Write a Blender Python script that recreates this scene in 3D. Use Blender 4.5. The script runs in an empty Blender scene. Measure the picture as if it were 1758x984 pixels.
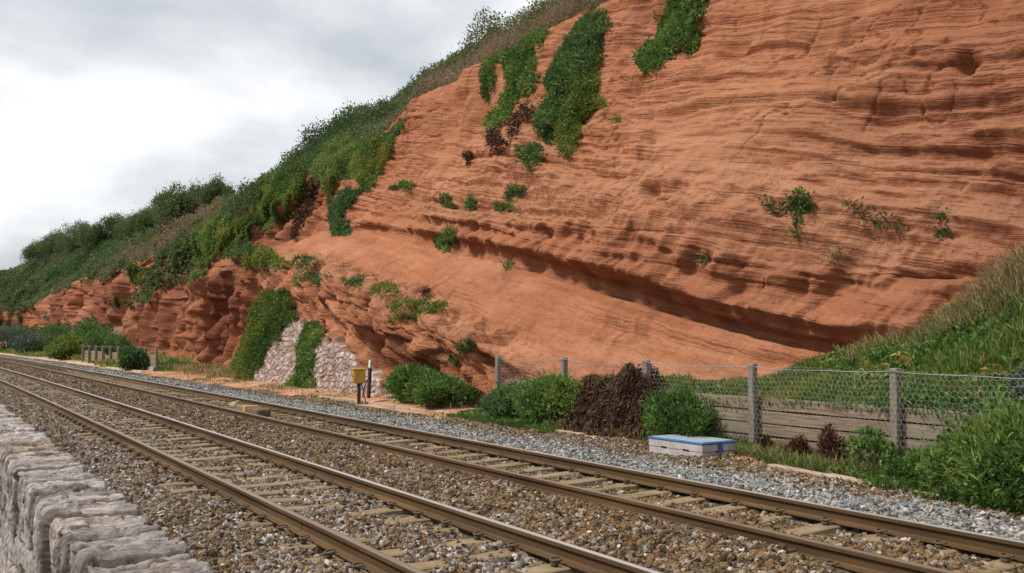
import bpy, math, random
import numpy as np
from math import radians
random.seed(7)
rng = np.random.default_rng(11)
SC = bpy.context.scene
COL = SC.collection

# ------------------------------------------------------------------ camera
CAM_H, YAW, PITCH, FPX = 1.7665, radians(31.7745), radians(3.0516), 1640.0
cd = bpy.data.cameras.new('camera')
cam = bpy.data.objects.new('camera', cd)
COL.objects.link(cam)
cam.location = (0, 0, CAM_H)
cam.rotation_euler = (radians(90) + PITCH, 0, -YAW)
cd.sensor_width = 36.0
cd.lens = 36.0 * FPX / 1758.0
cd.clip_start = 0.05
cd.clip_end = 5000
SC.camera = cam

# ------------------------------------------------------------------ world, sun, exposure
SUN_EL, SUN_AZ = 52.0, 290.0          # azimuth measured clockwise from +Y (track direction)
w = bpy.data.worlds.new("World")
SC.world = w
w.use_nodes = True
nt = w.node_tree
nt.nodes.clear()
def wn(t, **k):
    n = nt.nodes.new(t)
    for a, b in k.items(): setattr(n, a, b)
    return n
out = wn('ShaderNodeOutputWorld'); bg = wn('ShaderNodeBackground')
nt.links.new(bg.outputs[0], out.inputs[0])
sky = wn('ShaderNodeTexSky', sky_type='NISHITA', sun_disc=False)
sky.sun_elevation = radians(SUN_EL); sky.sun_rotation = radians(SUN_AZ)
tc = wn('ShaderNodeTexCoord')
sep = wn('ShaderNodeSeparateXYZ'); nt.links.new(tc.outputs['Generated'], sep.inputs[0])
def wm(op, a, b=None, c=None):
    n = wn('ShaderNodeMath', operation=op)
    for i, v in enumerate((a, b, c)):
        if v is None: continue
        if isinstance(v, (int, float)): n.inputs[i].default_value = v
        else: nt.links.new(v, n.inputs[i])
    return n.outputs[0]
den = wm('ADD', wm('MAXIMUM', sep.outputs[2], 0.0), 0.42)
cx = wm('DIVIDE', sep.outputs[0], den); cy = wm('DIVIDE', sep.outputs[1], den)
cmb = wn('ShaderNodeCombineXYZ')
nt.links.new(cx, cmb.inputs[0]); nt.links.new(cy, cmb.inputs[1]); cmb.inputs[2].default_value = 3.7
nz = wn('ShaderNodeTexNoise'); nz.inputs['Scale'].default_value = 1.9; nz.inputs['Detail'].default_value = 7
nz.inputs['Roughness'].default_value = 0.52; nz.inputs['Distortion'].default_value = 0.15
nt.links.new(cmb.outputs[0], nz.inputs['Vector'])
cr = wn('ShaderNodeValToRGB')
e = cr.color_ramp.elements
e[0].position = 0.36; e[0].color = (0.31, 0.335, 0.36, 1)
e[1].position = 0.64; e[1].color = (0.72, 0.72, 0.72, 1)
m1 = e.new(0.50); m1.color = (0.49, 0.50, 0.515, 1)
nt.links.new(nz.outputs['Fac'], cr.inputs[0])
skm = wn('ShaderNodeVectorMath', operation='SCALE'); skm.inputs['Scale'].default_value = 0.9
nt.links.new(sky.outputs[0], skm.inputs[0])
mix = wn('ShaderNodeMix', data_type='RGBA'); mix.inputs[0].default_value = 0.93
clm = wn('ShaderNodeVectorMath', operation='SCALE'); clm.inputs['Scale'].default_value = 10.0
nt.links.new(cr.outputs[0], clm.inputs[0])
nt.links.new(skm.outputs[0], mix.inputs[6]); nt.links.new(clm.outputs[0], mix.inputs[7])
nt.links.new(mix.outputs[2], bg.inputs[0])
bg.inputs[1].default_value = 0.088

sl = bpy.data.lights.new('sun', 'SUN')
sl.energy = 2.35; sl.angle = radians(11); sl.color = (1.0, 0.94, 0.84)
so = bpy.data.objects.new('sun', sl); COL.objects.link(so)
so.rotation_euler = (radians(90 - SUN_EL), 0, radians(180 - SUN_AZ))
so.location = (-30, 10, 40)

SC.view_settings.view_transform = 'Standard'
SC.view_settings.look = 'None'
SC.view_settings.exposure = 0.95
SC.view_settings.gamma = 1.0
SC.view_settings.use_curve_mapping = False
SC.cycles.max_bounces = 6
SC.cycles.transparent_max_bounces = 8
SC.cycles.use_denoising = True

# ------------------------------------------------------------------ geometry helpers
def cur(y): return -y * y / 5840.0                  # the line and the coast bend gently left
def px_ray(px, py):
    a = (px - 879) / FPX; b = (492 - py) / FPX
    d = math.cos(PITCH) - b * math.sin(PITCH); u = math.sin(PITCH) + b * math.cos(PITCH)
    return (a * math.cos(YAW) + d * math.sin(YAW), -a * math.sin(YAW) + d * math.cos(YAW), u)
def at_x(px, py, x0):                                # a sight line met with the (bent) vertical plane X = x0
    r = px_ray(px, py); y = 0
    for _ in range(60):
        t = (x0 + cur(y)) / r[0]; y = .5 * y + .5 * t * r[1]
    t = (x0 + cur(y)) / r[0]
    return x0 + cur(y), y, CAM_H + t * r[2]
def at_z(px, py, z):
    r = px_ray(px, py); t = (z - CAM_H) / r[2]
    return t * r[0], t * r[1], z
def project(P):
    x = P[..., 0]; y = P[..., 1]; z = P[..., 2] - CAM_H
    r = x * math.cos(YAW) - y * math.sin(YAW); d = x * math.sin(YAW) + y * math.cos(YAW)
    d2 = d * math.cos(PITCH) + z * math.sin(PITCH); u = -d * math.sin(PITCH) + z * math.cos(PITCH)
    d3 = np.maximum(d2, 1e-3)
    return 879 + FPX * r / d3, 492 - FPX * u / d3, d2

def _hash(ix, iy, iz, seed):
    h = (ix.astype(np.uint32) * np.uint32(374761393)) ^ (iy.astype(np.uint32) * np.uint32(668265263)) ^ \
        (iz.astype(np.uint32) * np.uint32(2147483647 - 17)) ^ np.uint32((seed * 974634777) & 0xffffffff)
    h = (h ^ (h >> np.uint32(13))) * np.uint32(1274126177)
    h = h ^ (h >> np.uint32(16))
    h = h * np.uint32(2246822519); h = h ^ (h >> np.uint32(15))
    return (h & np.uint32(0xffff)).astype(np.float32) / 32767.5 - 1.0
def vn(x, y, z, seed=0):                             # smooth value noise, about -1..1
    x = np.asarray(x, np.float64); y = np.asarray(y, np.float64) + 0 * x; z = np.asarray(z, np.float64) + 0 * x
    fx, fy, fz = np.floor(x), np.floor(y), np.floor(z)
    ix, iy, iz = fx.astype(np.int64), fy.astype(np.int64), fz.astype(np.int64)
    tx, ty, tz = x - fx, y - fy, z - fz
    tx = tx * tx * tx * (tx * (tx * 6 - 15) + 10); ty = ty * ty * ty * (ty * (ty * 6 - 15) + 10); tz = tz * tz * tz * (tz * (tz * 6 - 15) + 10)
    r = 0
    for dz in (0, 1):
        wz = tz if dz else 1 - tz
        for dy in (0, 1):
            wy = ty if dy else 1 - ty
            for dx in (0, 1):
                wx = tx if dx else 1 - tx
                r = r + _hash(ix + dx, iy + dy, iz + dz, seed) * wx * wy * wz
    return r
def fbm(x, y, z, o=4, seed=0, g=.5):
    r = 0; a = 1; f = 1; s = 0
    for i in range(o):
        r = r + a * vn(x * f, y * f, z * f, seed + i * 7); s += a; a *= g; f *= 2.03
    return r / s * 1.6
def sstep(a, b, x):
    t = np.clip((x - a) / (b - a), 0, 1); return t * t * (3 - 2 * t)
def worley(x, y, seed=0):                            # nearest, second nearest distance and cell value
    ix, iy = np.floor(x).astype(np.int64), np.floor(y).astype(np.int64)
    d1 = np.full(x.shape, 9.); d2 = np.full(x.shape, 9.); c = np.zeros(x.shape)
    zz = np.zeros_like(ix)
    for dx in (-1, 0, 1):
        for dy in (-1, 0, 1):
            cx_, cy_ = ix + dx, iy + dy
            ox = cx_ + .5 + .45 * _hash(cx_, cy_, zz, seed); oy = cy_ + .5 + .45 * _hash(cx_, cy_, zz, seed + 3)
            v = _hash(cx_, cy_, zz, seed + 9)
            d = np.hypot(x - ox, y - oy)
            n = d < d1
            d2 = np.where(n, d1, np.minimum(d2, d)); c = np.where(n, v, c); d1 = np.where(n, d, d1)
    return d1, d2, c

def mesh_np(name, V, F, mat=None, smooth=False, attrs=None):
    V = np.ascontiguousarray(V, np.float32).reshape(-1, 3); F = np.ascontiguousarray(F, np.int32)
    me = bpy.data.meshes.new(name)
    n, k = F.shape
    me.vertices.add(len(V)); me.vertices.foreach_set('co', V.ravel())
    me.loops.add(n * k); me.loops.foreach_set('vertex_index', F.ravel())
    me.polygons.add(n); me.polygons.foreach_set('loop_start', np.arange(0, n * k, k, dtype=np.int32))
    me.polygons.foreach_set('loop_total', np.full(n, k, np.int32))
    me.polygons.foreach_set('use_smooth', np.full(n, smooth, bool))
    for an, (dom, val) in (attrs or {}).items():
        a = me.attributes.new(an, 'FLOAT', dom); a.data.foreach_set('value', np.ascontiguousarray(val, np.float32).ravel())
    me.update(calc_edges=True)
    me.validate()
    if mat: me.materials.append(mat)
    return me
def grid_faces(a, b):
    i = np.arange(a - 1)[:, None] * b + np.arange(b - 1)[None, :]
    return np.stack([i, i + b, i + b + 1, i + 1], -1).reshape(-1, 4)
def obj(name, me, parent=None, loc=None):
    o = bpy.data.objects.new(name, me); COL.objects.link(o)
    if parent: o.parent = parent
    if loc is not None: o.location = loc
    return o
def tag(o, label, cat, group=None, kind=None):
    o['label'] = label; o['category'] = cat
    if group: o['group'] = group
    if kind: o['kind'] = kind
    return o
def empty(name, loc=(0, 0, 0), rz=0.0):
    o = bpy.data.objects.new(name, None); COL.objects.link(o)
    o.location = loc; o.rotation_euler = (0, 0, rz); o.empty_display_size = .2
    return o

class MB:                                            # collects shapes, builds ONE mesh
    def __init__(s): s.v = []; s.f = []
    def add(s, vs, fs):
        b = len(s.v); s.v += [tuple(p) for p in vs]; s.f += [tuple(b + i for i in f) for f in fs]
    def box(s, c, d, bev=0.0, rz=0.0, tilt=(0, 0), jit=0.0):
        x, y, z = d[0] / 2, d[1] / 2, d[2] / 2
        b = min(bev, x * .9, y * .9, z * .9)
        vs = []; fs = []
        if b <= 0:
            vs = [(i * x, j * y, k * z) for k in (-1, 1) for j in (-1, 1) for i in (-1, 1)]
            fs = [(0, 2, 3, 1), (4, 5, 7, 6), (0, 1, 5, 4), (2, 6, 7, 3), (0, 4, 6, 2), (1, 3, 7, 5)]
        else:
            rings = [(x - b, y - b, -z), (x, y, -z + b), (x, y, z - b), (x - b, y - b, z)]
            def ring(rx, ry, zz):
                q = b if rx == x else b * .5
                return [(rx - q, -ry, zz), (rx, -ry + q, zz), (rx, ry - q, zz), (rx - q, ry, zz), (-rx + q, ry, zz), (-rx, ry - q, zz), (-rx, -ry + q, zz), (-rx + q, -ry, zz)]
            for r in rings: vs += ring(*r)
            for k in range(3):
                for i in range(8): fs.append((k * 8 + i, k * 8 + (i + 1) % 8, k * 8 + 8 + (i + 1) % 8, k * 8 + 8 + i))
            fs.append(tuple(range(7, -1, -1))); fs.append(tuple(range(24, 32)))
        ca, sa = math.cos(rz), math.sin(rz); o = []
        for (a, bb, g) in vs:
            a += jit * random.uniform(-1, 1); bb += jit * random.uniform(-1, 1); g += jit * random.uniform(-1, 1)
            a += tilt[0] * g; bb += tilt[1] * g
            o.append((c[0] + a * ca - bb * sa, c[1] + a * sa + bb * ca, c[2] + g))
        s.add(o, fs)
    def tube(s, pts, r, n=6, cap=True):
        from mathutils import Vector
        pts = [Vector(p) for p in pts]; rs = r if isinstance(r, (list, tuple)) else [r] * len(pts)
        b = len(s.v); up = Vector((.13, .27, .95))
        for i, p in enumerate(pts):
            t = (pts[min(i + 1, len(pts) - 1)] - pts[max(i - 1, 0)]).normalized()
            a = t.cross(up)
            if a.length < .15: a = t.cross(Vector((1, .2, .1)))
            a.normalize(); c = a.cross(t)
            for k in range(n):
                an = 2 * math.pi * k / n
                q = p + (a * math.cos(an) + c * math.sin(an)) * rs[i]; s.v.append(tuple(q))
        for i in range(len(pts) - 1):
            for k in range(n):
                s.f.append((b + i * n + k, b + i * n + (k + 1) % n, b + (i + 1) * n + (k + 1) % n, b + (i + 1) * n + k))
        if cap:
            s.f.append(tuple(b + k for k in range(n - 1, -1, -1))); e0 = b + (len(pts) - 1) * n
            s.f.append(tuple(e0 + k for k in range(n)))
    def mesh(s, name, mat, smooth=False):
        me = bpy.data.meshes.new(name); me.from_pydata(s.v, [], s.f); me.update()
        if smooth: me.polygons.foreach_set('use_smooth', [True] * len(me.polygons))
        me.materials.append(mat); return me
    def build(s, name, mat, parent=None, smooth=False, loc=None):
        return obj(name, s.mesh(name, mat, smooth), parent, loc)

# ------------------------------------------------------------------ material helpers
class NM:
    def __init__(s, name):
        s.m = bpy.data.materials.new(name); s.m.use_nodes = True; s.t = s.m.node_tree; s.t.nodes.clear()
        s.o = s.n('ShaderNodeOutputMaterial')
    def n(s, t, **k):
        x = s.t.nodes.new(t)
        for a, b in k.items(): setattr(x, a, b)
        return x
    def l(s, a, b): s.t.links.new(a, b)
    def put(s, sock, v):
        if v is None: return
        if hasattr(v, 'is_output'): s.l(v, sock)
        elif isinstance(v, (tuple, list)) and len(v) == 3 and sock.type == 'RGBA': sock.default_value = (*v, 1)
        else: sock.default_value = v
    def math(s, op, a, b=None, c=None, clamp=False):
        x = s.n('ShaderNodeMath', operation=op, use_clamp=clamp)
        for i, v in enumerate((a, b, c)): s.put(x.inputs[i], v)
        return x.outputs[0]
    def mix(s, f, a, b, blend='MIX'):
        x = s.n('ShaderNodeMix', data_type='RGBA', blend_type=blend)
        s.put(x.inputs[0], f); s.put(x.inputs[6], a); s.put(x.inputs[7], b); return x.outputs[2]
    def noise(s, vec, scale, detail=4, rough=.55, dist=0.0):
        x = s.n('ShaderNodeTexNoise'); s.put(x.inputs['Vector'], vec); x.inputs['Scale'].default_value = scale
        x.inputs['Detail'].default_value = detail; x.inputs['Roughness'].default_value = rough; x.inputs['Distortion'].default_value = dist
        return x.outputs['Fac']
    def ramp(s, f, stops, const=False):
        x = s.n('ShaderNodeValToRGB'); s.put(x.inputs[0], f); e = x.color_ramp.elements
        if const: x.color_ramp.interpolation = 'CONSTANT'
        while len(e) < len(stops): e.new(.5)
        for q, (p, c) in zip(e, stops):
            q.position = p; q.color = (*c, 1) if not isinstance(c, (int, float)) else (c, c, c, 1)
        return x.outputs[0]
    def pos(s): return s.n('ShaderNodeNewGeometry').outputs['Position']
    def attr(s, name): return s.n('ShaderNodeAttribute', attribute_name=name).outputs['Fac']
    def scale(s, v, xyz):
        x = s.n('ShaderNodeVectorMath', operation='MULTIPLY'); s.put(x.inputs[0], v); x.inputs[1].default_value = xyz; return x.outputs[0]
    def bump(s, h, strength=.5, dist=.02, nrm=None):
        x = s.n('ShaderNodeBump'); x.inputs['Strength'].default_value = strength; x.inputs['Distance'].default_value = dist
        s.l(h, x.inputs['Height'])
        if nrm: s.l(nrm, x.inputs['Normal'])
        return x.outputs[0]
    def bsdf(s, col, rough=.8, metal=0.0, nrm=None, spec=.3):
        if hasattr(col, 'is_output'): col = s.mix(1.0, col, (.86, .86, .86), 'MULTIPLY')
        b = s.n('ShaderNodeBsdfPrincipled'); s.put(b.inputs['Base Color'], col); s.put(b.inputs['Roughness'], rough)
        s.put(b.inputs['Metallic'], metal); b.inputs['Specular IOR Level'].default_value = spec
        if nrm: s.l(nrm, b.inputs['Normal'])
        s.l(b.outputs[0], s.o.inputs[0]); return b

def leaf_mat(name, stops, trans=.4, rough=.6):
    q = NM(name)
    c = q.ramp(q.attr('tint'), stops)
    b = q.bsdf(c, rough, spec=.25)
    t = q.n('ShaderNodeBsdfTranslucent'); q.l(c, t.inputs[0])
    x = q.n('ShaderNodeMixShader'); x.inputs[0].default_value = trans
    q.l(b.outputs[0], x.inputs[1]); q.l(t.outputs[0], x.inputs[2]); q.l(x.outputs[0], q.o.inputs[0])
    return q.m
def plain(name, col, rough=.7, var=.25, sc=14, metal=0.0, bump=.2, spec=.3, stretch=(1, 1, 1)):
    q = NM(name); p = q.n('ShaderNodeTexCoord').outputs['Object']
    v = q.scale(p, stretch)
    n = q.noise(v, sc, 5, .65)
    lo = tuple(c * (1 - var) for c in col); hi = tuple(min(1, c * (1 + var)) for c in col)
    q.bsdf(q.ramp(n, [(.3, lo), (.7, hi)]), rough, metal, q.bump(n, bump, .01), spec)
    return q.m

M_ROCK = None
def rock_material():
    q = NM('red_sandstone'); p = q.pos()
    sp = q.n('ShaderNodeSeparateXYZ'); q.l(p, sp.inputs[0])
    strat = q.math('SUBTRACT', sp.outputs[2], q.math('MULTIPLY', sp.outputs[1], .2))
    big = q.noise(p, .22, 4, .55); mid = q.noise(p, 1.1, 5, .6); fine = q.noise(p, 9, 6, .65)
    cv = q.n('ShaderNodeCombineXYZ'); q.l(q.math('MULTIPLY', sp.outputs[1], .12), cv.inputs[0])
    q.l(q.math('ADD', q.math('MULTIPLY', strat, 2.4), q.math('MULTIPLY', mid, .9)), cv.inputs[1])
    band = q.noise(cv.outputs[0], 1.6, 5, .65)
    cv2 = q.n('ShaderNodeCombineXYZ'); q.l(q.math('MULTIPLY', sp.outputs[1], .25), cv2.inputs[0])
    q.l(q.math('ADD', q.math('MULTIPLY', strat, 9), q.math('MULTIPLY', mid, 2.0)), cv2.inputs[1])
    thin = q.noise(cv2.outputs[0], 1.7, 4, .6)
    base = q.ramp(band, [(.25, (.258, .093, .046)), (.42, (.365, .148, .074)), (.58, (.43, .187, .098)), (.75, (.48, .248, .146))])
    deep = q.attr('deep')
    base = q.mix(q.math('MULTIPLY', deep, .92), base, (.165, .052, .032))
    base = q.mix(q.math('MULTIPLY', q.math('SUBTRACT', .62, big, clamp=True), 1.5, clamp=True), base, (.325, .118, .058))
    base = q.mix(.34, base, q.ramp(thin, [(.3, (.5, .44, .42)), (.46, (.95, .93, .92)), (.6, (1.05, 1.05, 1.05)), (.8, (1.22, 1.2, 1.18))]), 'MULTIPLY')
    base = q.mix(.3, base, q.ramp(fine, [(.3, (.72, .68, .66)), (.6, (1.1, 1.1, 1.1))]), 'MULTIPLY')
    base = q.mix(.36, base, q.ramp(q.noise(p, 3.2, 6, .7), [(.32, (.68, .62, .6)), (.5, (1, 1, 1)), (.7, (1.18, 1.18, 1.18))]), 'MULTIPLY')
    base = q.mix(.8, base, q.ramp(q.attr('lay'), [(.1, (.48, .42, .4)), (.36, (.92, .9, .89)), (.6, (1.06, 1.06, 1.06)), (.9, (1.25, 1.24, 1.22))]), 'MULTIPLY')
    tf = q.noise(p, 1.4, 5, .7)
    base = q.mix(q.attr('turf'), base, q.ramp(tf, [(.35, (.05, .07, .025)), (.55, (.10, .11, .04)), (.7, (.16, .12, .06))]))
    dust = q.math('MULTIPLY', q.attr('ledge'), q.math('MULTIPLY', mid, .8))
    base = q.mix(dust, base, (.45, .235, .14))
    stn = q.noise(q.scale(p, (.5, 1.1, .1)), 1, 4, .6, .4)
    base = q.mix(q.ramp(stn, [(.56, 0.0), (.7, .55)]), base, (.17, .062, .036))
    pal = q.noise(q.scale(p, (.4, .10, .5)), 1, 4, .65)
    base = q.mix(q.ramp(pal, [(.54, 0.0), (.68, .45)]), base, (.47, .235, .135))
    h = q.math('ADD', q.math('MULTIPLY', thin, .9), q.math('MULTIPLY', fine, .6))
    q.bsdf(base, .92, 0, q.bump(h, .8, .16), .12)
    return q.m
M_ROCK = rock_material()

def hill_material():
    q = NM('hillside_turf'); p = q.pos()
    n = q.noise(p, .35, 6, .65); f = q.noise(p, 3.0, 5, .7)
    c = q.ramp(n, [(.35, (.05, .06, .02)), (.5, (.085, .075, .03)), (.62, (.11, .08, .04))])
    c = q.mix(.5, c, q.ramp(f, [(.3, (.4, .4, .4)), (.7, (1.2, 1.2, 1.1))]), 'MULTIPLY')
    q.bsdf(c, .95, 0, q.bump(f, .8, .15), .1); return q.m
M_HILL = hill_material()

# ------------------------------------------------------------------ cliff and hillside
TAB = dict(
 F=[(-6,15.4,-.3),(2,15.2,-.3),(12,14.8,-.3),(18,13.9,-.3),(21,13.3,0),(23,13.1,.25),(29,13.1,0),(34,13.3,-.1),(44,13.7,-.2),(51,14.6,-.2),(60,15.5,-.2),(68,16,0),(94,17.5,.4),(121,18.5,.8),(163,19,1.5),(330,20,1.5)],
 R=[(-6,15.6,.5),(2,15.5,.5),(12,15.1,.5),(18,14.4,.45),(21,13.7,.85),(23,13.5,1.36),(24.2,13.5,1.62),(27,13.55,2.38),(30,13.7,3.05),(39,14.5,4.5),(45,15.5,5.5),(53,16,6.3),(58,16.5,5.9),(70,17.4,5.6),(88,18,4.6),(98,18.1,2.4),(120,18.6,3.3),(165,19.5,3.4),(330,20.5,3.2)],
 U=[(-6,16.5,1),(2,16.5,1),(11,16.3,1.25),(13.3,16.15,1.62),(15,16.05,1.86),(17.2,16.05,2.32),(19.4,16.1,2.9),(22.3,16.3,3.6),(26,16.6,4.4),(30.4,17,5.2),(41,18,6.9),(48,18.3,7.4),(55,18,7.25),(60,17.7,6.6),(75,18.3,6.3),(98,18.8,5.0),(120,19.2,5.4),(165,20.1,4.7),(330,21.2,4.6)],
 P=[(-6,17,2.4),(2,17,2.4),(11,16.6,3.05),(13.3,16.2,3.2),(16.2,16.2,3.84),(19.3,16.3,4.7),(23.3,16.5,5.35),(27.2,16.8,5.75),(33,17.3,6.7),(38.6,17.95,7.5),(45,18.6,8.1),(55,18.6,8.0),(60,18.4,7.4),(75,18.8,7.1),(105,19.5,7.5),(136,20.0,7.9),(165,20.6,5.9),(330,21.6,5.6)],
 T=[(-6,20.6,14.2),(30,21,13.8),(40,21,13.6),(44,21,13.1),(49,20.8,12.1),(53.6,20.1,11),(61,19.4,9.8),(77,19.4,9.6),(105,20.7,9.7),(136,21.2,10),(165,21.7,7.6),(330,22.2,6.2)],
 C=[(-6,36,25),(30,36,24.2),(53,36,23.3),(67,36,22.5),(81,36,21.2),(101,36,20.4),(124,36,19.6),(165,36,18.6),(238,36,20.6),(330,36,20.6)],
 B=[(-6,64,27),(330,64,22)])
pxs = np.linspace(1895, -60, 1060)
Ys = np.array([at_x(p, 500, 17)[1] for p in pxs])
Ys = np.concatenate([np.linspace(-5, Ys[0], 30, endpoint=False), Ys, Ys[-1] + np.cumsum(np.full(90, (345 - Ys[-1]) / 90))])
NY = len(Ys)
def smooth1(a, k):
    ker = np.ones(k) / k
    return np.convolve(np.pad(a, (k // 2, k // 2), mode='edge'), ker, 'valid')
def prof(key):
    t = np.array(TAB[key], float)
    x, z = np.interp(Ys, t[:, 0], t[:, 1]), np.interp(Ys, t[:, 0], t[:, 2])
    if key == 'T':
        r = fbm(Ys * .13, 0 * Ys, 0 * Ys, 3, 47); w_ = sstep(48, 60, Ys)
        z = z + 1.3 * r * w_ + .25 * fbm(Ys * .6, 0 * Ys, 0 * Ys, 3, 48); x = x + .9 * r * w_
    return x, z
keys = 'FRUPTCB'
NSEG = dict(F=120, R=85, U=80, P=270, T=110, C=9)
PX, PZ, VV = [], [], []
for i, k in enumerate(keys[:-1]):
    x0, z0 = prof(k); x1, z1 = prof(keys[i + 1]); n = NSEG[k]
    t = np.arange(n) / n
    PX.append(x0[:, None] + (x1 - x0)[:, None] * t); PZ.append(z0[:, None] + (z1 - z0)[:, None] * t); VV.append(i + t)
x1, z1 = prof('B'); PX.append(x1[:, None]); PZ.append(z1[:, None]); VV.append(np.array([6.]))
PX = np.concatenate(PX, 1); PZ = np.concatenate(PZ, 1); v = np.concatenate(VV)[None, :] + 0 * PX
# round the profile corners a little (not at the ledge lip, which stays crisp)
for _ in range(7):
    PX[:, 1:-1] = .25 * PX[:, :-2] + .5 * PX[:, 1:-1] + .25 * PX[:, 2:]
    PZ[:, 1:-1] = .25 * PZ[:, :-2] + .5 * PZ[:, 1:-1] + .25 * PZ[:, 2:]
# crest rounding
i0 = NSEG['F'] + NSEG['R'] + NSEG['U'] + NSEG['P']
NROCK = i0
YY = Ys[:, None] + 0 * PX
tx = np.gradient(PX, axis=1); tz = np.gradient(PZ, axis=1); tl = np.hypot(tx, tz) + 1e-9
nx, nz_ = -tz / tl, tx / tl                          # outward (towards the track) profile normal
FARW = sstep(46, 56, YY) * (1 - sstep(3.5, 4.0, v)); nz_ = nz_ * (1 - .85 * FARW)
S = PZ - .2 * YY                                     # coordinate across the dipping beds
def bell(c, w): return np.exp(-((v - c) / w) ** 2)
wF = 1 - sstep(.85, 1.2, v)
wS = sstep(.85, 1.15, v) * (1 - sstep(1.9, 2.02, v))
wL = sstep(1.95, 2.1, v) * (1 - sstep(2.75, 3.3, v))
wU = sstep(2.7, 3.2, v) * (1 - sstep(3.93, 4.05, v))
wH = sstep(3.95, 4.1, v)
far = sstep(46, 56, YY)                              # the older, hollowed cliffs up the line
def ledges(s, y, seed, f):
    n = vn(s * f, y * .03 + .3 * s, seed * 1.7, seed) + .5 * vn(s * f * 2.3, y * .07, seed, seed + 5)
    return np.tanh(2.6 * n)
warp = .22 * fbm(YY * .12, PZ * .12, PX * .12, 3, 40)
Sw = S + warp
mod = np.clip(.55 + .8 * fbm(YY * .16, PZ * .2, 3.3, 3, 60), 0, 1.3)
D = np.zeros_like(PX)
# general swelling
D += (1 - wH) * (.55 * fbm(YY * .17, PZ * .21, PX * .1, 3, 1) * (wU + .5 * wL + .2 * wS + .6 * wF) + .16 * fbm(YY * .7, PZ * .9, PX * .5, 3, 2) * (1 - .65 * wS))
# upper face: bedding ledges
up = .11 * ledges(Sw, YY, 3, .8) + .10 * ledges(Sw, YY, 4, 2.0) + .065 * ledges(Sw, YY, 5, 5.0) + .03 * ledges(Sw, YY, 6, 11)
D += wU * up * mod
D += wU * .13 * np.minimum(0, fbm(YY * .45 + Sw * .3, Sw * 1.2, 1.1, 3, 33)) * 1.5
rough = sstep(-.1, .5, fbm(YY * .13, PZ * .22, 5, 2, 23))
D += wU * (.015 + .05 * rough) * fbm(YY * 1.1 + .8 * Sw, Sw * 3.2, 0, 4, 21) + wU * (.006 + .02 * rough) * fbm(YY * 4.0, Sw * 8, 0, 3, 22)
def groove(s_, y_, f, seed, w_):
    n_ = vn(s_ * f, y_ * .02, seed * 2.3, seed); on = sstep(-.15, .35, vn(y_ * .12, s_ * .5, seed, seed + 3))
    return np.exp(-(n_ / w_) ** 2) * on
D -= (wU + .6 * wL) * (.16 * groove(Sw, YY, .55, 101, .05) + .12 * groove(Sw, YY, 1.1, 103, .07) + .07 * groove(Sw, YY, 2.3, 105, .10))
rdg = 9 + 0 * YY if False else np.abs(fbm(YY * .9 + .9 * PZ, Sw * 1.6, 3, 3, 27)); D -= wU * .10 * np.exp(-(rdg / .06) ** 2) * sstep(.0, .35, fbm(YY * .2, PZ * .25, 8, 2, 28))
# long shallow arcs of cross bedding
arc = Sw + .012 * (YY - 22) ** 2 * .5
D += wU * sstep(18, 24, YY) * .05 * ledges(arc, YY, 8, 3.1) * mod
# nodular band above the undercut: flutes, pits
fl = fbm(YY * 1.5 + .5 * PZ, PZ * .35, 0, 3, 12)
pit1, pit2, _ = worley(YY * 1.1 + .4 * fl, PZ * 1.3 + .3 * fl, 5)
near_b = 1 - .6 * sstep(30, 40, YY)
D += wL * near_b * (.20 * fl + .30 * (np.minimum(pit1, .8) - .5) + .06 * ledges(Sw, YY, 14, 3))
pit1, pit2, _ = worley(YY * 2.6 + .4 * fl, PZ * 3.0, 8)
D += (wL + .3 * bell(3.15, .2)) * .10 * (np.minimum(pit1, .8) - .5)
lipw = near_b * (1 - sstep(40, 50, YY))
D += lipw * ((.46 + .28 * (1 - sstep(19, 26, YY))) * bell(2.25, .22) - .5 * bell(1.965, .07) + .14 * bell(2.85, .12) + (1 - sstep(18, 24, YY)) * (.28 * bell(2.6, .2) - .30 * bell(2.12, .12)))
# small stepped undercut in the slope at right
D += (1 - sstep(19, 22, YY)) * (.12 * bell(1.72, .06) - .12 * bell(1.6, .05)) * (.6 + .5 * vn(YY * .9, 0, 0, 77))
# smooth lower slope: fine bedding and faint gullies
D += wS * (.035 * ledges(Sw + .1 * YY, YY, 16, 2.2) + .018 * ledges(Sw - .25 * YY, YY, 17, 5) + .09 * fbm(YY * .3, v * 2, 0, 3, 18) + .02 * fbm(YY * 4, v * 2.5, 0, 3, 19))
D += wS * .10 * sstep(1.2, 1.0, v) * fbm(YY * .8, v * 5, 2, 3, 88)
# buttress: curved layered nose
bx = .88 * PZ - .47 * YY + .5 * warp + .12 * fbm(YY * .6, PZ * .6, 0, 2, 29)
nose = .12 * ledges(bx, PZ, 20, 1.1) + .13 * ledges(bx, PZ, 21, 2.4) + .08 * ledges(bx, PZ, 23, 5) + .22 * ledges(Sw + .06 * YY, YY, 30, 1.0) * sstep(-.3, .3, fbm(YY * .3, PZ * .4, 4, 2, 31)) + .12 * (.5 - np.abs(fbm(YY * 1.0, PZ * 1.0, 6, 4, 36)) * 1.4)
lay = .8 * vn(bx * 2.6, PZ * .2, 0, 34) + .6 * vn(bx * 5.5, PZ * .3, 2, 35)
lay = lay * (1 - wS) + wS * (.6 * vn(YY * 2.2 + v * 2.0, v * .9, 4, 37) + .5 * vn(Sw * 5, YY * .05, 3, 38))
layw = wF * (1 - far) + .4 * wS
fr = fbm(YY * .8, PZ * .35, 0, 3, 24)
wB = wF * (1 - far)
D += (wB + .5 * wS * sstep(1.35, 1.0, v) * (1 - far)) * (nose + .18 * fr)
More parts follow.
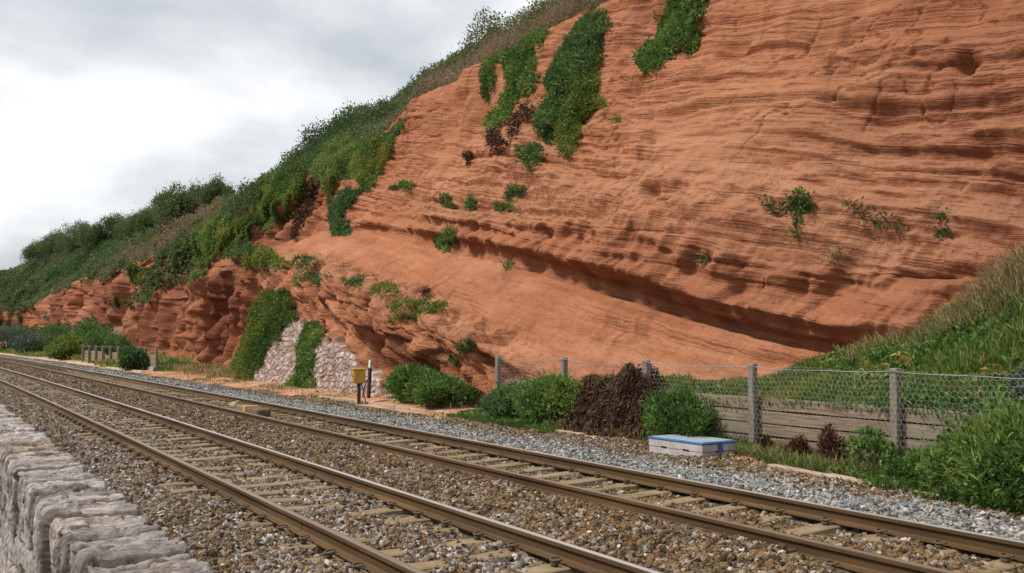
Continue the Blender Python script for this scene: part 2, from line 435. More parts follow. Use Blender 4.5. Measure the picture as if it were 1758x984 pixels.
blk = worley(YY * .9 + .5 * vn(YY * .7, PZ, 3, 61), bx * 1.5 + .3 * vn(YY, PZ, 5, 62), 63); blk2 = worley(YY * 2.2, bx * 4.0, 64)
bw = (wB + (1 - far) * wS * sstep(1.42, 1.15, v)) * sstep(20.5, 23, YY) * np.where(YY > 26.5, sstep(.3, .65, v), 1)
D += bw * (.22 * blk[2] + .09 * blk2[2] - .12 * np.exp(-((blk[1] - blk[0]) / .07) ** 2) - .04 * np.exp(-((blk2[1] - blk2[0]) / .08) ** 2))
D += bw * (.30 * bell(.98, .1) - .22 * bell(1.38, .1)) + wB * .2 * bell(.8, .16) * sstep(21, 24, YY)
D -= wB * .4 * bell(.2, .2) * (.5 + .7 * fr) * sstep(25, 28, YY)
# hollows
def hollow(px, py, x0, ry, rz, depth, p=2.0):
    _, y, z = at_x(px, py, x0)
    g = np.exp(-((np.abs((YY - y) / ry)) ** p + (np.abs((PZ - z) / rz)) ** p))
    return -depth * g
D += wB * hollow(672, 612, 13.7, 1.0, .55, 1.3, 4)
D += wB * hollow(645, 590, 13.7, .7, .5, .5, 3)
D += wB * hollow(745, 645, 13.4, 1.3, .45, .5, 3)
D += wB * (-hollow(715, 600, 13.7, .35, .8, .45))
for a in [(1530, 205, 18.4, .75, .5, .45), (1480, 195, 18.4, .5, .35, .3), (1300, 105, 19.3, .13, .18, .4), (1675, 118, 18.3, .42, .36, -.3), (1675, 118, 18.3, .27, .23, .65),
          (1150, 340, 17.2, .35, .2, .35), (1420, 500, 16.2, .9, .35, .4), (1290, 500, 16.2, .8, .3, .4), (1340, 510, 16.2, .3, .4, -.25),
          (1166, 478, 16.2, .2, .22, .35), (1200, 440, 16.3, .3, .25, -.25), (1590, 470, 16.6, .8, .2, .4)]:
    D += (1 - wH) * hollow(*a)
# far cliffs: buttresses, caves
wFar = far * (1 - sstep(3.6, 4.0, v))
rid = 1 - np.abs(fbm(YY * .26 + .08 * PZ, PZ * .05, 1, 3, 50)) * 1.7
rid2 = 1 - np.abs(fbm(YY * .6 + .12 * PZ, PZ * .1, 5, 3, 57)) * 2.2
flt = fbm(YY * .75 + .25 * PZ, PZ * .16, 2, 4, 51)
nod = np.minimum(worley(YY * .55 + .3 * flt, PZ * .8 + .3 * flt, 58)[0], .8) - .45
q75 = sstep(62, 82, YY)
fin = 1 - np.abs(fbm(YY * .15 + .05 * PZ, PZ * .04, 7, 2, 66)) * 1.8
D += wFar * (1.8 * q75 * (fin - .6) + 1.35 * (1 - .4 * q75) * (rid - .6) + .75 * (1 - .5 * q75) * (rid2 - .6) + .5 * (1 - .7 * q75) * flt + .10 * ledges(Sw + .1 * YY, YY, 52, 1.6) + (.35 * nod * sstep(.8, 1.2, v) + .05 * nod) * (1 - sstep(70, 85, YY)) + .3 * (.5 - np.abs(fbm(YY * 1.3, PZ * .9, 4, 4, 55)) * 1.3)) * np.where(YY > 95, sstep(.8, 1.15, v), 1)
for a in [(330, 575, 15.8, 5.5, 2.0, 1.7, 2.5), (392, 585, 15, 2.0, 1.6, 1.1, 2.5), (395, 500, 16.2, 2.2, .9, .9, 2.5), (330, 505, 16.5, 2.6, .9, .8, 2.5), (350, 590, 15.2, .9, 2.0, -1.2), (230, 520, 18.4, 4, 2.2, 1.3, 2.5)]:
    D += wFar * hollow(*a)
# hillside lumps
shr = np.maximum(0, fbm(YY * .33, PX * .33, PZ * .33, 3, 70)); shr2 = fbm(YY * 1.0, PX, PZ, 3, 71)
D += wH * (1 - sstep(5.02, 5.2, v)) * (1.3 * shr * sstep(4.02, 4.25, v) * (1 - .6 * sstep(4.5, 4.8, v)) + .25 * shr2 + .9 * fbm(YY * .045, 0, PX * .07, 2, 72))
D += bell(4.12, .09) * .35 * (1 + fbm(YY * .5, 0, 0, 2, 90))
# foot stays planted
plant = sstep(0, .12, v)
DX = D * nx * plant; DZ = D * nz_ * plant
CL = np.stack([PX + DX + cur(YY), YY + .10 * wU * fbm(YY * .8, PZ * 1.1, 7, 2, 91), PZ + DZ], -1)
ga = np.gradient(CL, axis=0); gb = np.gradient(CL, axis=1)
CN = np.cross(ga, gb); CA = np.linalg.norm(CN, axis=-1); CN /= (CA[..., None] + 1e-12)
flip = (CN[..., 0] > 0) & (np.abs(CN[..., 0]) > np.abs(CN[..., 2]))
if np.mean(CN[:, 50, 0]) > 0: CN = -CN
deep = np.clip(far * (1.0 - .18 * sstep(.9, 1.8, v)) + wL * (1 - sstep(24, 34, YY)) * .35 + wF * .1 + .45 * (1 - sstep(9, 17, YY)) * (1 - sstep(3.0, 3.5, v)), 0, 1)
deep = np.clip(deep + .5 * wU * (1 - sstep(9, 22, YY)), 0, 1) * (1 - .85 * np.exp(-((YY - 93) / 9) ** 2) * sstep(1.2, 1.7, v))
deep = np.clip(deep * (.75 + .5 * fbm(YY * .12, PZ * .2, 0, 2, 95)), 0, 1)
turf = sstep(94, 101, YY + 3 * fbm(YY * .3, PZ * .3, 0, 2, 96)) * (1 - sstep(.86, 1.0, v + .12 * fbm(YY * .3, PZ, 0, 2, 97)))
ledge = np.clip(bell(3.15, .28) * (1 - sstep(34, 42, YY)) + bell(1.08, .16) * sstep(20, 24, YY), 0, 1) * sstep(.05, .5, CN[..., 2])
R1 = NROCK + 3
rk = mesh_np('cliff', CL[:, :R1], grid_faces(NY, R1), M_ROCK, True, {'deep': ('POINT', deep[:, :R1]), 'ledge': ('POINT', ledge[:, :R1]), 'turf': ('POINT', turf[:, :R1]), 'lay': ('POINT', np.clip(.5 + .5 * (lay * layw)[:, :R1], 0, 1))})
cliff = obj('cliff', rk); tag(cliff, 'high red sandstone cliff of tilted beds rising behind the railway fence', 'cliff', kind='structure')
HC = CL[:, NROCK:]
hm = mesh_np('hillside', HC, grid_faces(NY, HC.shape[1]), M_HILL, True)
hill = obj('hillside', hm); tag(hill, 'steep scrub covered hillside above the red cliff edge', 'hillside', kind='structure')

# ------------------------------------------------------------------ ground
def strip(name, xs, zs, ys, mat, zn=0.0, seed=0):
    X, Y = np.meshgrid(np.array(xs, float), np.array(ys, float)); Z = np.interp(X, xs, zs)
    Z = Z + zn * fbm(X * .8, Y * .8, 0, 3, seed)
    V = np.stack([X + cur(Y), Y, Z], -1)
    return mesh_np(name, V, grid_faces(len(ys), len(xs))[:, ::-1], mat, True)
def bed_material():
    q = NM('old_ballast_bed'); p = q.pos()
    vo = q.n('ShaderNodeTexVoronoi'); q.l(p, vo.inputs['Vector']); vo.inputs['Scale'].default_value = 17
    sx = q.n('ShaderNodeSeparateColor'); q.l(vo.outputs['Color'], sx.inputs[0])
    c = q.ramp(sx.outputs[0], [(0, (.05, .037, .026)), (.5, (.12, .088, .06)), (.8, (.17, .14, .11)), (1, (.25, .23, .21))])
    d = vo.outputs['Distance']
    q.bsdf(c, .9, 0, q.bump(d, .9, .04), .2); return q.m
M_BED = bed_material()
def sand_material():
    q = NM('red_sandy_ground'); p = q.pos()
    a = q.noise(p, .9, 5, .6); b = q.noise(p, 6, 5, .65); g = q.noise(p, .5, 5, .7, .6)
    c = q.ramp(a, [(.3, (.33, .15, .078)), (.5, (.45, .235, .135)), (.7, (.52, .32, .22))])
    c = q.mix(.4, c, q.ramp(b, [(.3, (.6, .57, .55)), (.65, (1.1, 1.1, 1.1))]), 'MULTIPLY')
    q.bsdf(c, .95, 0, q.bump(b, .6, .05), .1); return q.m
M_SAND = sand_material()
M_SOIL = plain('damp_ground_soil', (.12, .075, .045), .95, .4, 1.5)
gr = mesh_np('ground', [(-60, -400, -.75), (900, -400, -.75), (900, 2500, -.75), (-60, 2500, -.75)], [(0, 1, 2, 3)], M_SOIL)
tag(obj('ground', gr), 'bare brown ground under the railway and the cliff', 'ground', kind='structure')
M_SEA = plain('grey_sea_water', (.05, .08, .09), .15, .2, .2, spec=.5)
tag(obj('sea', mesh_np('sea', [(-3000, -900, -4.5), (-60.5, -900, -4.5), (-60.5, 3000, -4.5), (-3000, 3000, -4.5)], [(0, 1, 2, 3)], M_SEA)), 'grey sea beyond the promenade', 'sea', kind='structure')
M_CONC = plain('promenade_concrete', (.20, .19, .175), .9, .2, 3)
ysG = np.concatenate([np.linspace(-6, 40, 150), np.linspace(41, 320, 120)])
prm = strip('promenade', [-6, -2, .66], [.0, .0, .0], ysG, M_CONC)
tag(obj('promenade', prm), 'concrete walkway on the sea side of the stone parapet', 'promenade', kind='structure')
XB = [.9, 1.5, 2.2, 2.9, 3.2, 3.35, 4.0, 4.7, 4.85, 5.2, 5.6, 6.1, 6.55, 6.75, 7.4, 8.1, 8.4, 9.3, 10.2, 11.0, 11.6, 12]
ZB = [-.24, -.22, -.185, -.185, -.218, -.226, -.204, -.226, -.218, -.165, -.125, -.12, -.15, -.235, -.228, -.235, -.15, -.16, -.19, -.24, -.27, -.45]
bed = strip('trackbed', XB, ZB, np.concatenate([np.linspace(-6, 60, 260), np.linspace(61, 320, 120)]), M_BED, .025, 3)
tag(obj('trackbed', bed), 'bed of old brown ballast carrying the two railway tracks', 'trackbed', kind='structure')
xsC = np.concatenate([np.linspace(10.5, 16, 40), np.linspace(16.4, 21, 10)])
zsC = np.interp(xsC, [10.5, 11, 11.6, 12.5, 13.4, 15, 18, 21], [-.26, -.25, -.21, -.16, -.12, -.05, .1, .5])
cs = strip('sandy_path', xsC, zsC, np.concatenate([np.linspace(-6, 60, 330), np.linspace(61, 320, 130)]), M_SAND, .06, 5)
tag(obj('sandy_path', cs), 'strip of pale red sand between the ballast and the cliff foot', 'path', kind='structure')
def zcess(x): return float(np.interp(x, xsC, zsC))

# green bank behind the fence
bys = np.concatenate([np.linspace(-5, 22, 150)]); bxs = np.linspace(12.32, 17.6, 60)
BX, BY = np.meshgrid(bxs, bys)
zt = np.interp(BY, [-5, 2, 6, 9, 11, 13, 15, 18, 20, 22], [4.7, 4.3, 3.7, 2.75, 1.75, 1.0, .75, .6, .3, -.2])
zf = np.interp(BY, [-5, 17, 19.5, 22], [.55, .55, .25, -.25])
tt = np.clip((BX - 12.32) / 3.6, 0, 1.45)
BZ = zf + (zt - zf) * (.25 * tt + .75 * sstep(0, 1, tt)) + .13 * fbm(BX * .9, BY * .9, 0, 3, 31) * sstep(.02, .2, tt) + .12 * fbm(BX * .4, BY * .4, 3, 2, 32)
BZ = BZ + sstep(11.5, 8.3, BY) * np.maximum(0, tt - .70) * 2.0
BK = np.stack([BX + cur(BY), BY, BZ], -1)
def bank_material():
    q = NM('bank_soil'); p = q.pos(); a = q.noise(p, 2.2, 5, .65)
    c = q.ramp(a, [(.3, (.27, .11, .062)), (.6, (.40, .18, .10))])
    q.bsdf(q.mix(q.attr('turf'), c, q.ramp(a, [(.35, (.03, .05, .015)), (.65, (.08, .10, .03))])), .95, 0, q.bump(a, .6, .06), .1); return q.m
bank = obj('bank', mesh_np('bank', BK, grid_faces(*BX.shape)[:, ::-1], bank_material(), True, {'turf': ('POINT', 1 - sstep(14.8, 15.4, BX + .5 * fbm(BY * .8, BX, 0, 2, 5)))}))
tag(bank, 'sloping bank of red soil behind the plank fence', 'bank', kind='structure')

# ------------------------------------------------------------------ ballast stones (uncountable)
def stone_material():
    q = NM('crushed_stone'); p = q.pos()
    sp = q.n('ShaderNodeSeparateXYZ'); q.l(p, sp.inputs[0])
    xx = q.math('ADD', sp.outputs[0], q.math('DIVIDE', q.math('MULTIPLY', sp.outputs[1], sp.outputs[1]), 5840))
    nzv = q.noise(p, .8, 4, .6)
    xj = q.math('ADD', xx, q.math('MULTIPLY', q.math('SUBTRACT', nzv, .5), 2.0))
    f = q.math('DIVIDE', xj, 12)
    grey = q.ramp(f, [(0, .45), (2.6 / 12, .42), (3.3 / 12, .42), (4.6 / 12, .42), (5.0 / 12, .14), (8.0 / 12, .12), (8.5 / 12, .88), (9.6 / 12, .9), (10.2 / 12, .25), (1, .08)])
    blue = q.ramp(f, [(8.0 / 12, 0.0), (8.4 / 12, 1.0)])
    r = q.n('ShaderNodeObjectInfo').outputs['Random']
    r2 = q.math('FRACT', q.math('MULTIPLY', r, 17.31))
    brown = q.ramp(r, [(0, (.035, .024, .014)), (.22, (.09, .058, .03)), (.45, (.15, .098, .048)), (.68, (.21, .145, .072)), (.84, (.20, .10, .045)), (.94, (.26, .21, .155)), (1, (.42, .37, .31))])
    gcol = q.ramp(r, [(0, (.07, .08, .085)), (.25, (.155, .17, .18)), (.5, (.23, .25, .255)), (.7, (.30, .30, .29)), (.85, (.36, .31, .28)), (.95, (.46, .45, .44)), (1, (.58, .57, .55))])
    wcol = q.ramp(r, [(0, (.06, .05, .047)), (.25, (.15, .13, .12)), (.5, (.25, .225, .205)), (.7, (.33, .30, .28)), (.85, (.30, .25, .22)), (.95, (.44, .42, .40)), (1, (.58, .56, .53))])
    gcol = q.mix(blue, wcol, gcol)
    pick = q.math('LESS_THAN', r2, grey)
    c = q.mix(pick, brown, gcol)
    n = q.noise(q.n('ShaderNodeTexCoord').outputs['Object'], 4, 4, .6)
    c = q.mix(.45, c, q.ramp(n, [(.3, (.6, .58, .55)), (.7, (1.25, 1.22, 1.2))]), 'MULTIPLY')
    q.bsdf(c, .85, 0, None, .2); return q.m
M_STONE = stone_material()
def stones(name, P, sc, label):
    n = len(P)
    me = bpy.data.meshes.new(name); me.vertices.add(n); me.vertices.foreach_set('co', np.ascontiguousarray(P, np.float32).ravel())
    a = me.attributes.new('rot', 'FLOAT_VECTOR', 'POINT'); a.data.foreach_set('vector', (rng.random((n, 3)) * 6.283).astype(np.float32).ravel())
    s3 = sc[:, None] * rng.uniform(.62, 1.32, (n, 3))
    a = me.attributes.new('scl', 'FLOAT_VECTOR', 'POINT'); a.data.foreach_set('vector', s3.astype(np.float32).ravel())
    a = me.attributes.new('pick', 'INT', 'POINT'); a.data.foreach_set('value', rng.integers(0, 6, n).astype(np.int32))
    me.materials.append(M_STONE)
    o = obj(name, me); tag(o, label, 'ballast', kind='stuff')
    g = bpy.data.node_groups.new(name + '_nodes', 'GeometryNodeTree')
    g.interface.new_socket('Geometry', in_out='INPUT', socket_type='NodeSocketGeometry')
    g.interface.new_socket('Geometry', in_out='OUTPUT', socket_type='NodeSocketGeometry')
    N = g.nodes.new; L = g.links.new
    gi = N('NodeGroupInput'); go = N('NodeGroupOutput'); jn = N('GeometryNodeGeometryToInstance')
    for k in range(6):
        ic = N('GeometryNodeMeshIcoSphere'); ic.inputs['Radius'].default_value = 1; ic.inputs['Subdivisions'].default_value = 2
        ps = N('GeometryNodeInputPosition'); ad = N('ShaderNodeVectorMath'); ad.operation = 'ADD'; ad.inputs[1].default_value = (k * 7.3, k * 3.1, 0)
        L(ps.outputs[0], ad.inputs[0])
        nn = N('ShaderNodeTexVoronoi'); nn.feature = 'F1'; nn.inputs['Scale'].default_value = 1.05; L(ad.outputs[0], nn.inputs['Vector'])
        mm = N('ShaderNodeMath'); mm.operation = 'MULTIPLY_ADD'; L(nn.outputs['Distance'], mm.inputs[0]); mm.inputs[1].default_value = -1.15; mm.inputs[2].default_value = 1.5
        vs = N('ShaderNodeVectorMath'); vs.operation = 'SCALE'; L(ps.outputs[0], vs.inputs[0]); L(mm.outputs[0], vs.inputs['Scale'])
        sp = N('GeometryNodeSetPosition'); L(ic.outputs[0], sp.inputs[0]); L(vs.outputs[0], sp.inputs['Position'])
        sh = N('GeometryNodeSetShadeSmooth'); L(sp.outputs[0], sh.inputs[0]); sh.inputs['Shade Smooth'].default_value = False
        L(sh.outputs[0], jn.inputs[0])
    ip = N('GeometryNodeInstanceOnPoints'); L(gi.outputs[0], ip.inputs['Points']); L(jn.outputs[0], ip.inputs['Instance'])
    ip.inputs['Pick Instance'].default_value = True
    for an, t, so_ in (('rot', 'FLOAT_VECTOR', 'Rotation'), ('scl', 'FLOAT_VECTOR', 'Scale'), ('pick', 'INT', 'Instance Index')):
        na = N('GeometryNodeInputNamedAttribute'); na.data_type = t; na.inputs['Name'].default_value = an
        o_ = [s for s in na.outputs if s.enabled][0]
        L(o_, ip.inputs[so_])
    sm = N('GeometryNodeSetMaterial'); sm.inputs['Material'].default_value = M_STONE
    L(ip.outputs[0], sm.inputs[0]); L(sm.outputs[0], go.inputs[0])
    md = o.modifiers.new('stones', 'NODES'); md.node_group = g
    return o
EDGE_Y, EDGE_X = [4, 6, 8, 9.5, 11, 17, 20.5, 24, 40, 120], [10.0, 10.2, 10.65, 11.2, 11.45, 11.5, 11.3, 10.5, 10.35, 10.6]
def scatter_ballast(y0, y1, dens, x0=1.02, x1=11.9):
    n = int((x1 - x0) * (y1 - y0) * dens)
    x = rng.uniform(x0, x1, n); y = rng.uniform(y0, y1, n)
    z = np.interp(x, XB, ZB) + .025 * fbm(x * .8, y * .8, 0, 3, 3) + .03 * fbm(x * 1.7, y * 1.7, 1, 3, 9)
    z = np.maximum(z, np.where(x > 10.3, np.interp(x, xsC, zsC) + .06 * fbm(x * .8, y * .8, 0, 3, 5), -9))
    edge = np.interp(y, EDGE_Y, EDGE_X) + .25 * fbm(y * .5, 0, 0, 3, 14) + .12 * rng.normal(size=n)
    k = (x < edge)
    for rx in (3.276, 4.781, 6.679, 8.184): k &= np.abs(x - rx) > .085
    x, y, z = x[k], y[k], z[k]
    P = np.stack([x + cur(y), y, z], -1)
    px, py, d = project(P); k = (d > .5) & (px > -260) & (px < 2050) & (py < 1250)
    return P[k]
P1 = scatter_ballast(2.2, 16, 680); s1 = rng.uniform(.019, .036, len(P1))
P2 = scatter_ballast(16, 36, 430); s2 = rng.uniform(.022, .038, len(P2))
P3 = scatter_ballast(36, 95, 110); s3 = rng.uniform(.034, .055, len(P3))
P1[:, 2] += rng.uniform(-.012, .02, len(P1)); P2[:, 2] += rng.uniform(-.012, .02, len(P2))
stones('ballast_stones', np.concatenate([P1, P2, P3]), np.concatenate([s1, s2, s3]), 'loose brown and blue grey crushed stones heaped around the rails')

# ------------------------------------------------------------------ rails and sleepers
RAILX = [3.276, 4.781, 6.679, 8.184]
def rust_material():
    q = NM('rail_rust'); p = q.pos()
    v_ = q.scale(p, (1, .18, 2)); n = q.noise(v_, 3.0, 5, .6); f = q.noise(p, 40, 4, .6)
    c = q.ramp(n, [(.3, (.055, .028, .011)), (.5, (.092, .05, .019)), (.7, (.135, .078, .032))])
    c = q.mix(.3, c, q.ramp(f, [(.3, (.7, .7, .7)), (.7, (1.15, 1.15, 1.15))]), 'MULTIPLY')
    q.bsdf(c, .72, 0, q.bump(f, .25, .004), .3); return q.m
M_RUST = rust_material()
def shine_material(name, lo, hi, r0, metal):
    q = NM(name); p = q.scale(q.pos(), (30, .4, 1)); n = q.noise(p, 1, 4, .6)
    q.bsdf(q.ramp(n, [(.3, lo), (.7, hi)]), q.ramp(n, [(.3, r0), (.7, r0 + .1)]), metal, None, .5); return q.m
M_SHINE = shine_material('polished_rail_head', (.42, .41, .40), (.60, .59, .58), .3, .45)
M_DULL = shine_material('dull_rail_head', (.22, .16, .115), (.33, .26, .20), .4, .5)
prof_r = [(-.070, -.159), (-.070, -.150), (-.022, -.136), (-.010, -.124), (-.010, -.062), (-.018, -.048), (-.0355, -.040), (-.0365, -.012), (-.0325, -.004), (-.022, -.001),
          (0, .001), (.022, -.001), (.0325, -.004), (.0365, -.012), (.0355, -.040), (.018, -.048), (.010, -.062), (.010, -.124), (.022, -.136), (.070, -.150), (.070, -.159)]
ry = np.concatenate([np.linspace(-6, 60, 120), np.linspace(62, 320, 110)])
names = ['rail nearest the stone sea wall, brown sided with a dull worn top', 'inner rail of the near track with a bright polished silver top',
         'near rail of the far track, deep rust brown all over', 'rail closest to the cliff beside the blue grey ballast shoulder']
for i, rx in enumerate(RAILX):
    pr = np.array(prof_r); V = np.zeros((len(ry), len(pr), 3))
    V[..., 0] = rx + cur(ry)[:, None] + pr[None, :, 0]; V[..., 1] = ry[:, None]; V[..., 2] = pr[None, :, 1]
    me = mesh_np('rail', V, grid_faces(len(ry), len(pr)), M_RUST, False)
    me.materials.append(M_SHINE if i in (1, 3) else M_DULL)
    mi = np.zeros((len(ry) - 1, len(pr) - 1), np.int32); mi[:, 8:12] = 1
    me.polygons.foreach_set('material_index', mi.ravel())
    r = obj('rail', me); tag(r, names[i], 'rail', 'rails of the two tracks')
    for wy in ([9.2, 27.6] if i == 0 else [11.1, 29] if i == 1 else [8.2, 26.5] if i == 2 else [12.35, 31]):   # weld collars
        b = MB(); q = [(x * 1.0 + (.004 if x > 0 else -.004), z) for x, z in prof_r if z < -.035]
        for s in (-1, 1):
            side = [(x, z) for x, z in q if x * s > 0]
            vs = []; 
            for yy in (-.018, .018):
                vs += [(rx + cur(wy) + x, wy + yy, z) for x, z in side]
            m = len(side); b.add(vs, [(j, j + 1, m + j + 1, m + j) for j in range(m - 1)])
        b.build('weld_collar', M_RUST, r)
def sleeper_material():
    q = NM('sleeper_concrete'); p = q.pos(); n = q.noise(p, 3, 5, .65); f = q.noise(p, 45, 4, .7)
    c = q.ramp(n, [(.3, (.155, .112, .066)), (.5, (.25, .182, .108)), (.7, (.32, .24, .15))])
    c = q.mix(.35, c, q.ramp(f, [(.3, (.65, .65, .65)), (.7, (1.15, 1.15, 1.15))]), 'MULTIPLY')
    q.bsdf(c, .9, 0, q.bump(f, .4, .006), .2); return q.m
M_SLEEP = sleeper_material()
M_CLIP = plain('rusty_clip_steel', (.10, .07, .04), .7, .3, 20, bump=.3)
b = MB()
segs = [-1.25, -1.05, -.55, -.2, .2, .55, 1.05, 1.25]; hz = [-.176, -.171, -.172, -.186, -.186, -.172, -.171, -.176]
vs = []
for x, z in zip(segs, hz):
    vs += [(x, -.145, -.36), (x, -.115, z - .012), (x, -.095, z), (x, .095, z), (x, .115, z - .012), (x, .145, -.36)]
fs = []
for i in range(len(segs) - 1):
    for k in range(5): fs.append((i * 6 + k, i * 6 + 6 + k, i * 6 + 7 + k, i * 6 + k + 1))
fs.append((0, 1, 2, 3, 4, 5)); e0 = (len(segs) - 1) * 6; fs.append(tuple(e0 + k for k in (5, 4, 3, 2, 1, 0)))
b.add(vs, fs); sl_me = b.mesh('sleeper', M_SLEEP)
b = MB()                                             # spring clip: curled bar in a cast shoulder
b.box((.035, 0, -.008), (.05, .07, .045), .008)
cl = [(-.05, -.045, .015), (-.02, -.055, .025), (.03, -.05, .028), (.065, -.02, .022), (.065, .02, .02), (.035, .05, .026), (-.005, .05, .03), (-.02, .02, .026), (.01, -.005, .022), (.04, 0, .02)]
b.tube(cl, .0095, 6); clip_me = b.mesh('rail_clip', M_CLIP, True)
def lay_sleepers(cx_, label, group):
    k = 0; y = -1.0
    while y < 62:
        s = obj('sleeper', sl_me); tag(s, label, 'sleeper', group)
        a = math.atan(-2 * y / 5840)
        s.location = (cx_ + cur(y), y + random.uniform(-.02, .02), random.uniform(-.006, .004)); s.rotation_euler = (0, 0, -a + random.uniform(-.008, .008))
        if 1.5 < y < 27:
            for rx in (-.7525, .7525):
                for sd in (-1, 1):
                    c = obj('rail_clip', clip_me, s); c.location = (rx + sd * .115, random.uniform(-.01, .01), -.138)
                    c.rotation_euler = (0, 0, 0 if sd > 0 else math.pi)
        y += .65; k += 1
lay_sleepers((RAILX[0] + RAILX[1]) / 2, 'tan concrete sleeper half buried in ballast under the near track', 'sleepers of the near track')
lay_sleepers((RAILX[2] + RAILX[3]) / 2, 'tan concrete sleeper half buried in ballast under the far track', 'sleepers of the far track')

# ------------------------------------------------------------------ sea wall parapet
def stonewall_material():
    q = NM('weathered_limestone'); p = q.pos()
    t = q.attr('tint'); j = q.attr('joint')
    st = q.noise(q.scale(p, (6, 34, 9)), 1, 9, .78, 1.0); bl = q.noise(p, 7, 6, .7); fi = q.noise(p, 60, 5, .7)
    c = q.ramp(t, [(0, (.36, .335, .325)), (.3, (.49, .45, .435)), (.6, (.58, .54, .52)), (.85, (.58, .51, .46)), (.95, (.40, .31, .24)), (1, (.42, .43, .45))])
    c = q.mix(.9, c, q.ramp(st, [(.36, (.2, .17, .155)), (.44, (.74, .70, .69)), (.53, (1.1, 1.08, 1.08)), (.63, (1.6, 1.58, 1.58))]), 'MULTIPLY')
    c = q.mix(q.ramp(bl, [(.52, 0.0), (.62, .6)]), c, (.16, .125, .105))
    c = q.mix(q.ramp(bl, [(.28, .55), (.4, 0.0)]), c, (.60, .56, .55))
    mort = q.mix(bl, (.07, .055, .042), (.24, .185, .125))
    c = q.mix(j, c, mort)
    h = q.math('ADD', q.math('MULTIPLY', st, 1.0), q.math('MULTIPLY', fi, .4))
    q.bsdf(c, .88, 0, q.bump(h, 1.0, .035), .2); return q.m
M_WALL = stonewall_material()
WZ, WXL, WXR = .862, .60, 1.0
path = []
for t in np.linspace(-.35, WZ - .012, 45): path.append((WXR, t, 0))
for a in np.linspace(0, 90, 6)[1:-1]: path.append((WXR - .012 + .012 * math.cos(radians(a)), WZ - .012 + .012 * math.sin(radians(a)), 1))
for t in np.linspace(WXR - .012, WXL + .02, 60): path.append((t, WZ, 1))
for a in np.linspace(90, 180, 10)[1:-1]: path.append((WXL + .02 + .02 * math.cos(radians(a)), WZ - .02 + .02 * math.sin(radians(a)), 1))
for t in np.linspace(WZ - .02, -.05, 120): path.append((WXL, t, 1))
path = np.array(path)
wy = np.concatenate([np.linspace(1.5, 3, 60, endpoint=False), np.linspace(3, 8.5, 620, endpoint=False), np.linspace(8.5, 17, 450, endpoint=False), np.linspace(17, 60, 300)])
bounds = [1.2]
while bounds[-1] < 61: bounds.append(bounds[-1] + random.choice([.06, .09, .12, .16, .20, .26]) * random.uniform(.8, 1.2))
bounds = np.array(bounds)
WX = path[None, :, 0] + 0 * wy[:, None]; WZZ = path[None, :, 1] + 0 * WX; WYY = wy[:, None] + 0 * WX
pn = np.gradient(path[:, :2], axis=0); pl = np.hypot(pn[:, 0], pn[:, 1]); wnx, wnz = pn[:, 1] / pl, -pn[:, 0] / pl
wyw = WYY + .03 * fbm(WX * 5, WYY * 3, WZZ * 4, 3, 7) + .012 * fbm(WX * 20, WYY * 9, WZZ * 20, 2, 8)
idx = np.searchsorted(bounds, wyw) - 1
dl = np.minimum(wyw - bounds[idx], bounds[np.minimum(idx + 1, len(bounds) - 1)] - wyw)
rnd = rng.random((len(bounds) + 2, 6))
cop = WZZ + .05 * fbm(WYY * 2, 0, 0, 2, 3) + (rnd[idx, 3] - .5) * .10
copm = sstep(.50, .53, cop) * (WX < .98) + (WX >= .98) * sstep(.55, .6, WZZ)
copm = np.clip(np.maximum(copm, (WZZ > .6) * 1.0), 0, 1)
d1, d2, cell = worley(WYY * 3.4 + .15 * fbm(WYY * 4, WZZ * 4, 0, 2, 5), WZZ * 4.3 + .1 * fbm(WYY * 4, WZZ * 4, 3, 2, 6), 3)
ed = d2 - d1
top = (np.abs(WZZ - WZ) < .02)
Dc = (rnd[idx, 0] - .5) * .04 + (rnd[idx, 1] - .5) * .03 * (~top) + (rnd[idx, 4] - .5) * .10 * (WX - .8) - .02 * np.exp(-(dl / .011) ** 2) + .010 * worley(WX * 5 + WZZ * 3, WYY * 11 + .4 * WZZ, 17)[2] + .006 * worley(WX * 11 + WZZ * 7, WYY * 24, 18)[2] + .009 * fbm(WX * 4, WYY * 45, WZZ * 6, 4, 11) + .008 * np.tanh(4 * vn(WX * 4, WYY * 18, WZZ * 5, 14)) - .012 * np.exp(-(np.abs(fbm(WX * 4, WYY * 14, WZZ * 4, 2, 16)) / .05) ** 2) + .004 * fbm(WX * 20, WYY * 20, WZZ * 20, 3, 15) + .006 * fbm(WX * 3, WYY * 5, WZZ * 3, 3, 12)
Df = .03 * sstep(.05, .3, ed) - .03 + .015 * cell + .012 * fbm(WYY * 14, WZZ * 14, 0, 4, 13)
Dw = copm * Dc + (1 - copm) * Df
jn = copm * np.exp(-(dl / .016) ** 2) * .9 + (1 - copm) * (1 - sstep(.06, .2, ed))
tint = copm * rnd[idx, 2] + (1 - copm) * (.5 + .5 * cell)
WV = np.stack([WX + wnx[None] * Dw + cur(WYY), WYY, WZZ + wnz[None] * Dw], -1)
wall = obj('sea_wall', mesh_np('sea_wall', WV, grid_faces(*WX.shape), M_WALL, True, {'joint': ('POINT', np.clip(jn, 0, 1)), 'tint': ('POINT', np.clip(tint, 0, 1))}))
tag(wall, 'low parapet of rough grey and mauve limestone with upright coping stones', 'wall')

